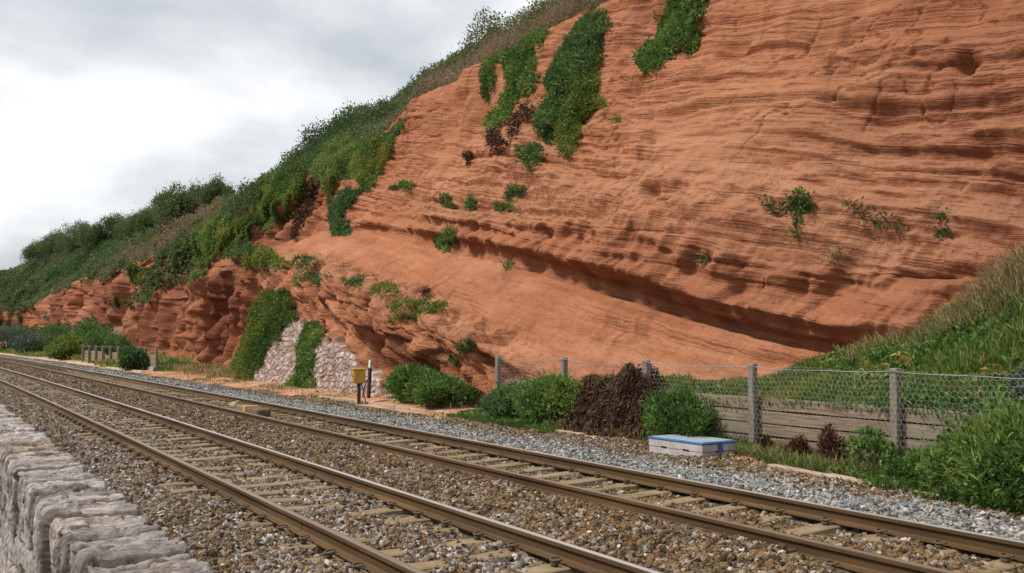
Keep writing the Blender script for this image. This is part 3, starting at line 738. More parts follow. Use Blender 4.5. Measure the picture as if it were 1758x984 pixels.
# ------------------------------------------------------------------ pale stone retaining wall at the cliff foot
ry_ = np.linspace(27.2, 48, 460); rz_ = np.linspace(-.35, 3.3, 110)
RY, RZ = np.meshgrid(ry_, rz_, indexing='ij')
ztop = np.interp(RY, [27.2, 28.3, 29.6, 31.5, 33.5, 36, 39, 42, 44.5, 46.5, 48], [-.32, .05, .6, 1.15, 1.65, 2.0, 2.6, 3.1, 2.6, .9, -.2]) + .16 * fbm(RY * 2.0, 0, 0, 3, 4)
RZ = -.35 + (ztop + .35) * (RZ + .35) / 3.65
RX = np.interp(RY, [26, 30, 34, 44, 48], [12.82, 12.78, 12.75, 12.95, 13.5]) + .24 * (RZ + .3)
a_ = RY * 3.9 + .2 * fbm(RY * 2, RZ * 2, 0, 2, 1); c_ = RZ * 5.0 + .2 * fbm(RY * 2, RZ * 2, 2, 2, 2)
d1, d2, cell = worley(a_, c_, 21); ed = d2 - d1
lowt = sstep(.0, .35, ztop - RZ)
RXd = RX - (.05 * sstep(.06, .22, ed) + .012 * cell + .02 * fbm(RY * 5, RZ * 5, 0, 3, 9)) * lowt + .35 * (1 - sstep(0, .06, ztop - RZ))
def rubble_material():
    q = NM('pale_rubble_masonry'); p = q.pos(); n = q.noise(p, 5, 5, .65); f = q.noise(p, 22, 4, .6)
    c = q.ramp(q.attr('tint'), [(0, (.24, .17, .14)), (.4, (.34, .265, .235)), (.75, (.43, .36, .33)), (1, (.52, .47, .445))])
    c = q.mix(.4, c, q.ramp(n, [(.3, (.6, .53, .5)), (.7, (1.15, 1.15, 1.15))]), 'MULTIPLY')
    c = q.mix(q.attr('joint'), c, q.mix(f, (.17, .085, .058), (.27, .16, .115)))
    q.bsdf(c, .9, 0, q.bump(f, .5, .03), .15); return q.m
rub = np.clip(1 - sstep(.08, .26, ed) + .9 * (1 - sstep(.02, .12, ztop - RZ + .1 * cell)) , 0, 1)
RW = np.stack([RXd + cur(RY), RY, RZ], -1)
rwall = obj('retaining_wall', mesh_np('retaining_wall', RW, grid_faces(*RY.shape), rubble_material(), True, {'tint': ('POINT', .5 + .5 * cell), 'joint': ('POINT', rub)}))
tag(rwall, 'leaning wall of pale pink rubble stones built against the cliff foot', 'wall')

# ------------------------------------------------------------------ foliage engine
def unit(a): return a / (np.linalg.norm(a, axis=-1, keepdims=True) + 1e-9)
def leaves(P, Dr, L, Wd, bend=.0, tint=None):
    """diamond blades: base P, direction Dr, length L, width Wd"""
    n = len(P); R = unit(rng.normal(size=(n, 3))); sd = unit(np.cross(Dr, R)); up = np.cross(sd, Dr)
    L = np.broadcast_to(L, (n,))[:, None]; Wd = np.broadcast_to(Wd, (n,))[:, None]
    mid = P + Dr * L * .5 + up * L * bend * .4
    V = np.stack([P, mid - sd * Wd * .5, P + Dr * L - np.array([0, 0, 1.]) * L * bend, mid + sd * Wd * .5], 1)
    F = np.arange(n * 4).reshape(n, 4)
    return V.reshape(-1, 3), F, (rng.random(n) if tint is None else tint)
def join_leaves(parts):
    Vs, Fs, Ts = [], [], []; o = 0
    for V_, F_, T_ in parts:
        Vs.append(V_); Fs.append(F_ + o); Ts.append(T_); o += len(V_)
    return np.concatenate(Vs), np.concatenate(Fs), np.concatenate(Ts)
def leaf_obj(name, parts, mat, parent=None, origin=None):
    V_, F_, T_ = join_leaves(parts)
    if origin is not None: V_ = V_ - np.array(origin)
    return obj(name, mesh_np(name, V_, F_, mat, False, {'tint': ('FACE', np.clip(T_, 0, 1))}), parent, origin)

G_ICE = leaf_mat('ice_plant_leaf', [(0, (0.029, 0.065, 0.017)), (.35, (0.082, 0.157, 0.034)), (.65, (0.154, 0.258, 0.055)), (.88, (0.271, 0.357, 0.093)), (1, (0.394, 0.283, 0.086))])
G_DARK = leaf_mat('dark_ice_plant_leaf', [(0, (0.030, 0.060, 0.022)), (.4, (0.071, 0.141, 0.043)), (.75, (0.134, 0.228, 0.071)), (1, (0.268, 0.322, 0.120))])
G_YEL = leaf_mat('yellow_green_leaf', [(0, (0.037, 0.081, 0.017)), (.35, (0.098, 0.172, 0.031)), (.65, (0.209, 0.246, 0.046)), (.85, (0.320, 0.271, 0.062)), (1, (0.369, 0.197, 0.055))])
G_GRASS = leaf_mat('grass_blade', [(0, (0.034, 0.070, 0.014)), (.4, (0.089, 0.163, 0.028)), (.75, (0.169, 0.232, 0.054)), (1, (0.356, 0.316, 0.119))])
G_DRY = leaf_mat('dry_grass_blade', [(0, (.10, .085, .035)), (.4, (.26, .205, .09)), (.8, (.42, .335, .16)), (1, (.52, .43, .24))])
G_DEAD = leaf_mat('dead_creeper_leaf', [(0, (.03, .015, .009)), (.5, (.085, .038, .02)), (.85, (.15, .075, .038)), (1, (.24, .15, .09))], .1)
G_SCRUB = leaf_mat('scrub_leaf', [(0, (0.037, 0.068, 0.027)), (.22, (0.074, 0.137, 0.044)), (.42, (0.130, 0.185, 0.065)), (.58, (0.167, 0.167, 0.074)), (.78, (0.191, 0.142, 0.081)), (1, (0.297, 0.216, 0.130))], .4)
G_GREY = leaf_mat('grey_green_leaf', [(0, (.05, .075, .05)), (.5, (.11, .15, .105)), (1, (.21, .26, .20))], .15)
M_BARK = plain('shrub_bark', (.07, .05, .035), .9, .3, 9)

# visibility buffer over the cliff, bank and retaining wall, so that a mat lands on the surface one sees
SURF = [(CL, CN, np.maximum(CA, 0))]
ga = np.gradient(RW, axis=0); gb = np.gradient(RW, axis=1); rn = np.cross(ga, gb); ra = np.linalg.norm(rn, axis=-1); rn = rn / (ra[..., None] + 1e-12)
if rn[..., 0].mean() > 0: rn = -rn
SURF.append((RW, rn, ra))
SP = np.concatenate([s[0].reshape(-1, 3) for s in SURF]); SN = np.concatenate([s[1].reshape(-1, 3) for s in SURF]); SA = np.concatenate([s[2].ravel() for s in SURF])
sx_, sy_, sd_ = project(SP)
ok = (sd_ > 1) & (sx_ > -80) & (sx_ < 1840) & (sy_ > -140) & (sy_ < 1000)
ZC = 5
ci = ((sx_ + 100) // ZC).astype(int); cj = ((sy_ + 200) // ZC).astype(int)
zb = np.full((400, 260), 1e9); 
np.minimum.at(zb, (np.clip(ci, 0, 399)[ok], np.clip(cj, 0, 259)[ok]), sd_[ok])
vis = ok & (sd_ < zb[np.clip(ci, 0, 399), np.clip(cj, 0, 259)] + 1.5)
def in_poly(x, y, poly):
    r = np.zeros(x.shape, bool); n = len(poly)
    for i in range(n):
        x0, y0 = poly[i]; x1, y1 = poly[(i + 1) % n]
        if y0 == y1: continue
        c = ((y0 > y) != (y1 > y)) & (x < (x1 - x0) * (y - y0) / (y1 - y0) + x0)
        r ^= c
    return r
def edge_dist(x, y, poly):
    d = np.full(x.shape, 1e9); n = len(poly)
    for i in range(n):
        x0, y0 = poly[i]; x1, y1 = poly[(i + 1) % n]; l2 = (x1 - x0) ** 2 + (y1 - y0) ** 2 + 1e-9
        t = np.clip(((x - x0) * (x1 - x0) + (y - y0) * (y1 - y0)) / l2, 0, 1)
        d = np.minimum(d, np.hypot(x - x0 - t * (x1 - x0), y - y0 - t * (y1 - y0)))
    return d
def mat_patch(poly, dens=260, thick=.28, L=.16, Wd=.055, down=-.25, bias=0.0, ragged=5.0, spread=.6):
    poly = [tuple(p) for p in poly]; xs = [p[0] for p in poly]; ys = [p[1] for p in poly]
    k = np.where(vis & (sx_ > min(xs) - 12) & (sx_ < max(xs) + 12) & (sy_ > min(ys) - 12) & (sy_ < max(ys) + 12))[0]
    ragged = ragged * 1.35
    wob = ragged * fbm(sx_[k] * .1, sy_[k] * .05, 0, 4, 5)
    inn = in_poly(sx_[k] + wob, sy_[k] + ragged * fbm(sx_[k] * .07, sy_[k] * .07, 9, 3, 6), poly)
    k = k[inn]
    if len(k) == 0: return None
    ar = SA[k]; n = int(ar.sum() * dens * (3.0 if dens > 60 else 1.6)) + 8
    q = rng.choice(k, n, p=ar / ar.sum())
    ed_ = edge_dist(sx_[q], sy_[q], poly); mp = sd_[q] / FPX
    th = thick * np.clip(ed_ * mp / (thick * 1.5), .15, 1) * (.75 + .5 * fbm(SP[q, 0] * 1.4, SP[q, 1] * 1.4, SP[q, 2] * 1.4, 2, 44))
    h = rng.random(n) ** .6
    P = SP[q] + rng.normal(size=(n, 3)) * .05 + SN[q] * (th * h)[:, None]
    Dr = unit(SN[q] * .55 + np.array([0, 0, 1.]) * (-down) + rng.normal(size=(n, 3)) * spread)
    cl_ = fbm(P[:, 0] * .9, P[:, 1] * .9, P[:, 2] * .9, 3, 45)
    t = np.clip(.46 + bias + .28 * cl_ + rng.normal(size=n) * .21, 0, 1)
    return leaves(P, Dr, L * rng.uniform(.7, 1.3, n), Wd * rng.uniform(.7, 1.3, n), .12, t), SP[q].mean(0)
def mat_thing(name, poly, label, cat, mat, group=None, **k):
    r = mat_patch(poly, **k)
    if r is None: print('EMPTY', label); return
    part, org = r
    o = leaf_obj(name, [part], mat, None, org); tag(o, label, cat, group); return o
def c7(pts): return [(600 + .4268 * x, .4268 * y) for x, y in pts]
GM = 'ice plant mats hanging down the cliff'
mat_thing('hanging_plant', c7([(955, 60), (1035, 40), (1040, 120), (1000, 220), (920, 330), (880, 430), (835, 520), (800, 580), (770, 545), (735, 490), (780, 430), (800, 300), (850, 200), (900, 120)]), 'longest dark green mat hanging from the cliff top, widest of them all', 'hanging plant', G_DARK, GM, bias=.05, dens=330)
mat_thing('hanging_plant', c7([(1020, 225), (1000, 300), (1005, 400), (1030, 425), (960, 470), (930, 560), (890, 630), (845, 615), (835, 500), (880, 430), (900, 340), (950, 260)]), 'yellowish green mat on the right flank of the longest dark mat', 'hanging plant', G_YEL, GM, dens=330)
mat_thing('hanging_plant', c7([(815, 120), (750, 190), (760, 290), (755, 340), (700, 380), (650, 470), (600, 515), (565, 545), (558, 500), (600, 430), (640, 340), (620, 260), (630, 220), (740, 150)]), 'slender bright green mat trailing from the cliff edge to a point', 'hanging plant', G_ICE, GM)
mat_thing('hanging_plant', c7([(620, 215), (585, 290), (580, 350), (560, 405), (540, 395), (528, 290), (560, 235)]), 'short green tongue of leaves left of the slender trailing mat', 'hanging plant', G_ICE, GM, bias=-.08)
mat_thing('hanging_plant', c7([(1310, -25), (1440, -25), (1412, 100), (1395, 180), (1370, 218), (1330, 200), (1270, 260), (1195, 305), (1165, 265), (1148, 230), (1230, 160), (1262, 60)]), 'green mat at the top of the picture alone on the bare red face', 'hanging plant', G_ICE, GM, bias=-.06, dens=330)
mat_thing('hanging_plant', c7([(740, 435), (745, 485), (680, 510), (655, 580), (600, 630), (583, 600), (640, 550), (655, 480), (700, 450)]), 'withered brown strand under the slender green mat', 'hanging plant', G_DEAD, GM, bias=.1, thick=.15, dens=160)
mat_thing('hanging_plant', c7([(670, 600), (765, 578), (785, 640), (740, 692), (712, 672), (680, 640)]), 'small dark half dead clump below the longest mat', 'hanging plant', G_DARK, GM, thick=.18, dens=150)
mat_thing('hanging_plant', [(447, 305), (500, 268), (522, 282), (500, 320), (478, 385), (470, 362), (444, 372), (438, 335)], 'green curtain hanging at the left end of the bare slope', 'hanging plant', G_ICE, GM, bias=.08, thick=.5, dens=420, L=.17, Wd=.055)
mat_thing('hanging_plant', [(527, 284), (520, 330), (497, 368), (478, 388), (474, 355), (500, 310)], 'lighter green curtain just right of the left end curtain', 'hanging plant', G_ICE, GM, bias=.16, thick=.45, dens=420, L=.17, Wd=.055)
mat_thing('hanging_plant', [(548, 308), (535, 368), (512, 412), (496, 408), (515, 360), (526, 318)], 'dark dead rope of creeper hanging between green curtains', 'hanging plant', G_DEAD, GM, thick=.35, dens=160, L=.25)
mat_thing('hanging_plant', [(560, 245), (605, 222), (652, 258), (656, 292), (620, 312), (590, 300), (560, 335), (545, 308), (530, 290)], 'broad leafy mass spilling over the cliff edge above the bare slope', 'hanging plant', G_ICE, GM, bias=.12, thick=.6, dens=420, L=.17, Wd=.055)
mat_thing('hanging_plant', [(628, 318), (616, 350), (592, 365), (597, 402), (575, 404), (568, 372), (588, 335)], 'drooping dark green clump over the top of the bare slope', 'hanging plant', G_DARK, GM, thick=.45, dens=420, L=.17, Wd=.055)
mat_thing('hanging_plant', [(343, 380), (398, 352), (404, 392), (372, 438), (352, 474), (330, 492), (322, 430)], 'tall bright green curtain over the far dark red cliff', 'hanging plant', G_ICE, GM, bias=.18, thick=.8, dens=260, L=.2, Wd=.07)
mat_thing('hanging_plant', [(281, 420), (332, 392), (327, 458), (300, 476), (280, 458)], 'duller green curtain left of the tall bright one', 'hanging plant', G_DARK, GM, bias=.1, thick=.8, dens=260, L=.2, Wd=.07)
mat_thing('hanging_plant', [(402, 385), (462, 350), (440, 395), (420, 410), (385, 430), (365, 450), (350, 478), (372, 432)], 'yellow green creeper sloping down right of the tall bright curtain', 'hanging plant', G_YEL, GM, thick=.6, dens=260, L=.2, Wd=.065)
mat_thing('hanging_plant', [(700, 205), (685, 225), (678, 258), (664, 256), (664, 232), (680, 210)], 'little green tongue beneath the brown cliff edge', 'hanging plant', G_DARK, GM, bias=.1, thick=.25, dens=200)
mat_thing('hanging_plant', [(112, 455), (118, 488), (104, 492), (92, 480), (78, 490), (80, 466)], 'far green tongues drooping onto the left red cliff', 'hanging plant', G_DARK, GM, bias=.15, thick=.8, dens=90, L=.3, Wd=.11)
mat_thing('hanging_plant', [(160, 450), (150, 470), (120, 478), (128, 455)], 'far pale green patch on the top of the left red cliff', 'hanging plant', G_ICE, GM, bias=.0, thick=.8, dens=90, L=.3, Wd=.11)
for poly, m_, lab in [([(455, 300), (476, 292), (480, 340), (468, 392), (452, 402), (446, 350)], G_ICE, 'outermost green curtain at the far left of the bare slope'), ([(500, 285), (524, 270), (524, 320), (508, 372), (498, 350)], G_YEL, 'olive curtain squeezed between two brighter green ones'),
    ([(560, 300), (580, 292), (578, 330), (566, 352), (556, 330)], G_ICE, 'short green tongue right of the dark dead rope'), ([(600, 268), (660, 236), (672, 262), (655, 296), (622, 306)], G_YEL, 'olive green apron at the right of the broad leafy mass'),
    ([(405, 400), (430, 380), (436, 402), (418, 440), (404, 448)], G_DARK, 'dull green curtain over the hollow red cliff'), ([(176, 452), (200, 440), (210, 452), (196, 474), (184, 478)], G_DARK, 'far green tongue above the pale fins')]:
    mat_thing('hanging_plant', poly, lab, 'hanging plant', m_, GM, bias=.12, thick=.45, dens=330, L=.18, Wd=.06)
GI = 'ivy on the pale retaining wall'
mat_thing('ivy', [(392, 660), (398, 628), (420, 590), (438, 522), (455, 500), (492, 496), (514, 545), (480, 580), (460, 602), (436, 655)], 'broad sheet of green creeper covering the left end of the pale stone wall', 'ivy', G_YEL, GI, bias=-.06, thick=.35, dens=330, L=.17, Wd=.05)
mat_thing('ivy', [(495, 672), (510, 640), (515, 590), (526, 560), (547, 550), (554, 575), (546, 600), (541, 640), (537, 668)], 'narrow green column of creeper down the middle of the pale stone wall', 'ivy', G_ICE, GI, bias=.05, thick=.3, dens=350, L=.17, Wd=.05)

# small tufts rooted on the bare rock
GT = 'small plants rooted on the bare cliff'
def blob(cx, cy, rx, ry_p): return [(cx + rx * math.cos(a), cy + ry_p * math.sin(a)) for a in np.linspace(0, 6.283, 11)[:-1]]
TUFTS = [(765, 413, 17, 17, G_ICE, 'round green bush hanging on the lip above the smooth slope'), (770, 345, 9, 10, G_DARK, 'green tuft directly above the round bush on the lip'), (808, 350, 11, 8, G_DARK, 'flat dark tuft right of the tuft above the round bush'),
 (866, 355, 16, 6, G_ICE, 'flat green cushion on the ledge in mid cliff'), (886, 328, 20, 11, G_DARK, 'dark straggling plant just above the flat green cushion'), (634, 312, 19, 10, G_ICE, 'rounded bush at the top corner of the bare slope'), (678, 325, 7, 6, G_DARK, 'left of two tiny tufts at the left of the upper face'), (700, 320, 12, 7, G_ICE, 'right of two tiny tufts at the left of the upper face'),
 (1375, 346, 17, 22, G_ICE, 'largest green plant growing on the right part of the cliff'), (1340, 357, 26, 13, G_DARK, 'grey stems spreading left of the largest plant on the right face'), (1368, 390, 7, 20, G_YEL, 'thin strand dangling below the largest plant on the right face'),
 (1216, 452, 7, 10, G_DARK, 'lone tuft among the hollows under the main ledge'), (1063, 202, 7, 5, G_ICE, 'tiny tuft right of the yellowish hanging mat'), (803, 272, 7, 11, G_DEAD, 'dark dead tuft on the left upper face'), (1470, 362, 22, 8, G_DRY, 'straggly grass tuft right of the largest plant'),
 (1612, 370, 13, 7, G_DARK, 'low grey tuft near the right edge of the cliff'), (1622, 402, 8, 8, G_DARK, 'small tuft below the low grey tuft'), (800, 592, 17, 9, G_DARK, 'dark green cushion on the buttress above the fence end'), (782, 612, 6, 5, G_DARK, 'tiny dark tuft under the buttress rim'),
 (660, 500, 28, 10, G_YEL, 'olive grass clump on the upper rim of the buttress'), (610, 487, 15, 6, G_DARK, 'dark low clump left of the olive grass clump'), (715, 530, 55, 15, G_YEL, 'long olive grass patch lying along the buttress rim'), (736, 504, 10, 5, G_DEAD, 'dark dried tuft alone on the smooth slope'),
 (518, 452, 30, 9, G_DARK, 'dark heath patch at the top of the buttress'), (455, 445, 34, 14, G_YEL, 'mixed grass patch left of the dark heath patch'), (540, 478, 30, 8, G_DARK, 'thin dark patch below the heath patch'), (690, 548, 24, 6, G_YEL, 'sparse grass below the long olive patch'), (885, 365, 9, 4, G_DRY, 'dry wisp under the flat green cushion'),
 (870, 458, 7, 5, G_ICE, 'tiny green tuft on the undercut line'), (1440, 440, 14, 8, G_DRY, 'dry grass tuft on the right end of the main ledge'), (1525, 380, 28, 7, G_DARK, 'thin dark growth on the right upper ledge'), (850, 240, 14, 8, G_DEAD, 'small dead clump below the withered brown strand'), (410, 432, 26, 12, G_DARK, 'dark bush on the crest left of the buttress'), (205, 517, 12, 10, G_DARK, 'dark bush in a cleft of the far red cliff'), (250, 475, 30, 16, G_YEL, 'grass chute between the far pale and dark cliffs')]
for cx_, cy_, rx_, ry2, m_, lab in TUFTS:
    big = cx_ < 480
    mat_thing('cliff_plant', blob(cx_, cy_, rx_, ry2), lab, 'plant', m_, GT, thick=.5 if big else .22, dens=110 if big else (330 if rx_ < 25 else 150), L=.25 if big else .15, Wd=.08 if big else .045, ragged=6)
# sparse dry grass caught on the ledges: nobody could count it
parts = []
for px0, py0, rx_, ry2 in [(1100, 388, 70, 12), (1225, 372, 50, 9), (930, 345, 60, 12), (1000, 372, 60, 8), (1320, 322, 30, 7), (1530, 420, 60, 18), (1420, 385, 40, 12), (1340, 400, 40, 10), (690, 345, 50, 14), (760, 372, 60, 10), (860, 230, 40, 25), (1100, 300, 60, 12), (620, 505, 60, 12), (740, 575, 60, 16), (560, 460, 60, 10), (1260, 180, 12, 6), (1180, 130, 25, 8), (380, 478, 60, 14), (440, 470, 40, 16), (1650, 440, 40, 12), (850, 618, 40, 8)]:
    r = mat_patch(blob(px0, py0, rx_, ry2), dens=22, thick=.08, L=.14, Wd=.02, down=-.5, ragged=9)
    if r: parts.append(r[0])
o = leaf_obj('ledge_grass', parts, G_DRY); tag(o, 'sparse dry grass caught on the cliff ledges', 'grass', kind='stuff')

# hillside scrub
def cell_ok(P): 
    x, y, d = project(P); return (d > 1) & (x > -120) & (x < 1500) & (y > -160)
HP = HC[:, 2:-8].reshape(-1, 3); HNn = CN[:, NROCK + 2:CN.shape[1] - 8].reshape(-1, 3); HA = CA[:, NROCK + 2:CA.shape[1] - 8].ravel()
dist = np.linalg.norm(HP - np.array([0, 0, CAM_H]), axis=1); kk = np.where(cell_ok(HP))[0]
wgt = HA[kk] / np.maximum(dist[kk], 25) ** 1.75; wgt /= wgt.sum()
N = 420000
q = rng.choice(kk, N, p=wgt); dq = dist[q]
shq = np.maximum(0, fbm(HP[q, 1] * .33, (HP[q, 0] - cur(HP[q, 1])) * .33, HP[q, 2] * .33, 3, 70))
h = (1 - .55 * sstep(4.45, 4.8, (v[:, NROCK + 2:CN.shape[1] - 8].ravel())[q])) * rng.random(N) ** .7 * (.25 + .85 * shq + .25 * rng.random(N) ** 3)
P = HP[q] + rng.normal(size=(N, 3)) * .14 + np.stack([-.45 * h, 0 * h, .9 * h], -1)
Dr = unit(np.array([-.35, 0, .6]) + rng.normal(size=(N, 3)) * .75)
zone = fbm(HP[q, 1] * .05, HP[q, 0] * .09, 0, 3, 81); brownz = sstep(60, 80, HP[q, 1]) * (1 - sstep(110, 140, HP[q, 1])) * .28 + .18 * (1 - sstep(40, 62, HP[q, 1]))
t = np.clip(.32 + .38 * zone + 1.25 * brownz + .10 * fbm(HP[q, 0] * .8, HP[q, 1] * .8, 0, 2, 82) + rng.normal(size=N) * .10, 0, 1)
Ls = np.clip(dq * .0029, .11, .4) * rng.uniform(.7, 1.4, N)
vq = (v[:, NROCK + 2:CN.shape[1] - 8].ravel())[q]
t = np.clip(t + .32 * (1 - sstep(4.05, 4.2, vq)) * (1 - sstep(42, 50, HP[q, 1])) - .22 * sstep(43, 52, HP[q, 1]) * (1 - sstep(75, 90, HP[q, 1])) * (1 - sstep(4.3, 4.6, vq)), 0, 1)
parts = [leaves(P, Dr, Ls, Ls * .42, .1, t)]
for poly, bias in [([(-30, 440), (20, 470), (50, 498), (82, 488), (62, 520), (42, 548), (-30, 565)], -.1), ([(238, 482), (268, 440), (300, 420), (345, 400), (342, 470), (305, 492), (262, 512), (225, 520)], .05), ([(-30, 552), (45, 558), (190, 552), (204, 600), (-30, 600)], 0.), ([(205, 448), (232, 455), (225, 475), (205, 470)], -.05), ([(128, 468), (150, 455), (175, 452), (186, 470), (150, 478)], -.1)]:
    r = mat_patch(poly, dens=24, thick=.7, L=.5, Wd=.2, bias=bias - .05, ragged=10)
    if r: parts.append(r[0])
o = leaf_obj('hillside_scrub', parts, G_SCRUB); tag(o, 'low mixed green and brown scrub covering the hillside to the skyline', 'scrub', kind='stuff')

# ------------------------------------------------------------------ shrubs and trees
def shrub(name, loc, size, label, cat, mat, n=4000, L=.12, Wd=.035, lobes=9, seed=0, group=None, up=.35, bias=0.0, trunk=True, flat=.0):
    r_ = np.random.default_rng(seed + 100)
    root = empty(name, loc); tag(root, label, cat, group)
    sx, sy, sz = size
    lobes = int(lobes * 1.8)
    an = r_.uniform(0, 6.283, lobes); rr0 = np.sqrt(r_.random(lobes)) * .86
    hz_ = sz * (.30 + .42 * (1 - rr0 ** 1.6) * r_.uniform(.75, 1.25, lobes))
    c = np.stack([sx * rr0 * np.cos(an), sy * rr0 * np.sin(an), hz_], 1)
    rr = r_.uniform(.22, .40, lobes)[:, None] * np.array([sx, sy, sz * .8])
    c[0] = (0, 0, sz * .36); rr[0] = np.array([sx * .66, sy * .66, sz * .5])
    k = r_.choice(lobes, n, p=np.where(np.arange(lobes) == 0, 2.5, 1.0) / (lobes + 1.5)); d = unit(r_.normal(size=(n, 3)))
    rad = r_.uniform(.55, 1.0, n) ** .6 + r_.random(n) ** 6 * .5
    lump = 1 + .24 * fbm(d[:, 0] * 2.5 + k * 3.1, d[:, 1] * 2.5, d[:, 2] * 2.5, 2, seed)
    P = c[k] + d * rr[k] * (rad * lump)[:, None]
    P = P[P[:, 2] > .02] if not flat else P
    d = unit(P - np.array([0, 0, sz * .35])); n = len(P)
    Dr = unit(d * .5 + np.array([0, 0, up + .2]) + r_.normal(size=(n, 3)) * .5)
    t = np.clip(.45 + bias + .2 * fbm(P[:, 0] * 2 / max(sx, .5), P[:, 1] * 2, P[:, 2] * 2, 2, seed + 3) + r_.normal(size=n) * .17, 0, 1)
    V_, F_, T_ = leaves(P, Dr, L * r_.uniform(.7, 1.3, n), Wd * r_.uniform(.7, 1.3, n), .1, t)
    obj('foliage', mesh_np('foliage', V_, F_, mat, False, {'tint': ('FACE', T_)}), root)
    b = MB()
    for i in range(min(lobes, 7)):
        e = c[i]; b.tube([(e[0] * .15, e[1] * .15, -.1), (e[0] * .4, e[1] * .45, e[2] * .5), tuple(e * .95)], [sz * .035 + .008, sz * .022 + .006, .006], 5)
    b.build('trunk' if cat == 'tree' else 'stems', M_BARK, root, True)
    return root
# big bushes by the fence
shrub('bush', (11.0, 6.15, -.3), (.95, 1.15, 1.22), 'large bright green bush in front of the fence at the right edge', 'bush', G_ICE, 26000, .13, .03, 14, 1, bias=.05)
shrub('bush', (11.5, 7.95, -.25), (.4, .5, .5), 'low leafy bush left of the large bush at the fence post', 'bush', G_ICE, 7000, .10, .028, 7, 2, bias=-.02)
shrub('bush', (13.0, 6.75, .75), (.9, .9, .8), 'grey green bush behind the wire at the right edge', 'bush', G_GREY, 9000, .11, .03, 9, 5, bias=-.1)
shrub('bush', (11.75, 17.35, -.2), (.6, 1.35, 1.1), 'bright green bush against the second fence bay', 'bush', G_ICE, 14000, .13, .035, 11, 3, bias=.12)
shrub('bush', (11.85, 19.3, -.2), (.5, .75, .85), 'darker bush beside the leftmost post of the near fence', 'bush', G_DARK, 6000, .12, .032, 8, 4, bias=.1)
shrub('bush', (11.65, 13.05, -.2), (.55, .85, .95), 'green bush behind the low blue topped cabinet', 'bush', G_ICE, 9000, .12, .032, 9, 6, bias=-.05)
shrub('bush', (12.45, 25.7, -.15), (.8, 1.05, 1.1), 'left of two green bushes under the buttress hollow', 'bush', G_ICE, 12000, .14, .038, 9, 7, bias=.02)
shrub('bush', (12.3, 23.55, -.15), (.8, 1.1, .9), 'right of two green bushes under the buttress hollow', 'bush', G_ICE, 12000, .14, .038, 9, 8, bias=-.02)

# far bushes along the line
def px_loc(px, py, x0): return at_x(px, py, x0)
for (px_, x0, z0, s_, m_, lab, sd) in [
  (15, 13.6, .1, (3.2, 4.5, 3.6), G_GREY, 'blue grey bush at the left edge beside the line', 21), (45, 12.2, 0, (1.8, 3.5, 2.2), G_GREY, 'smaller blue grey bush right of the one at the left edge', 22),
  (85, 14.8, .2, (2.6, 4.5, 3.0), G_DARK, 'dark green bush at the foot of the far cliff', 23), (120, 13.0, 0, (1.6, 3.2, 1.9), G_YEL, 'yellow green bush near the line among the far bushes', 24),
  (150, 15.0, .2, (2.0, 3.5, 2.8), G_ICE, 'fresh green bush behind the far fence end', 25), (178, 14.4, 0, (1.7, 3.0, 2.3), G_DARK, 'dark round bush left of the far fence', 26),
  (100, 12.0, -.1, (1.0, 3.0, 1.2), G_YEL, 'low olive bush beside the rails before the far fence', 27), (228, 11.5, -.2, (.7, 1.0, 1.25), G_DARK, 'small dark bush in front of the far fence', 28)]:
    p = at_x(px_, 612, x0)
    shrub('bush', (p[0], p[1], z0), s_, lab, 'bush', m_, 5000, .3, .1, 9, sd, 'bushes along the far end of the line', bias=.0)
# trees on the skyline
ti = 0
nhill = CL.shape[0] * CL.shape[1]
def skyline_point(px0):
    k = np.where(ok[:nhill] & (np.abs(sx_[:nhill] - px0) < 5))[0]
    return SP[k[np.argmin(sy_[k])]], sy_[k].min(), sd_[k[np.argmin(sy_[k])]]
for (px_, py_, sx__, sy__, lab) in [(62, 416, 3.5, 5, 'tree on the skyline nearest the left edge'), (96, 398, 4, 5, 'round tree left of the tallest skyline tree'), (130, 381, 4.5, 5.5, 'tallest dark tree on the left skyline'), (163, 384, 3.4, 4.5, 'tree right of the tallest skyline tree'),
   (192, 368, 3.8, 5, 'broad dark tree in the middle of the skyline row'), (222, 372, 3.2, 4.5, 'low tree right of the broad dark skyline tree'), (248, 362, 2.8, 4, 'small tree where the skyline row thins out'), (272, 335, 2.6, 4, 'wind bent dark tree standing up from the skyline'), (294, 328, 2.8, 4, 'low dark tree right of the wind bent tree'),
   (325, 321, 2.8, 4, 'second tree right of the wind bent tree'), (362, 312, 2.4, 4, 'last low tree at the right of the skyline row')]:
    hp, sy0, d0 = skyline_point(px_)
    top = max(.8, (sy0 - py_) * d0 / FPX); sink = 1.6
    shrub('skyline_tree', (hp[0] + .2, hp[1], hp[2] - sink), (sx__, sy__, (top + sink) * 1.08), lab, 'tree', G_SCRUB, 14000, .30, .13, 11, 40 + ti, 'trees along the hill skyline', bias=-.12 + .03 * (ti % 3)); ti += 1

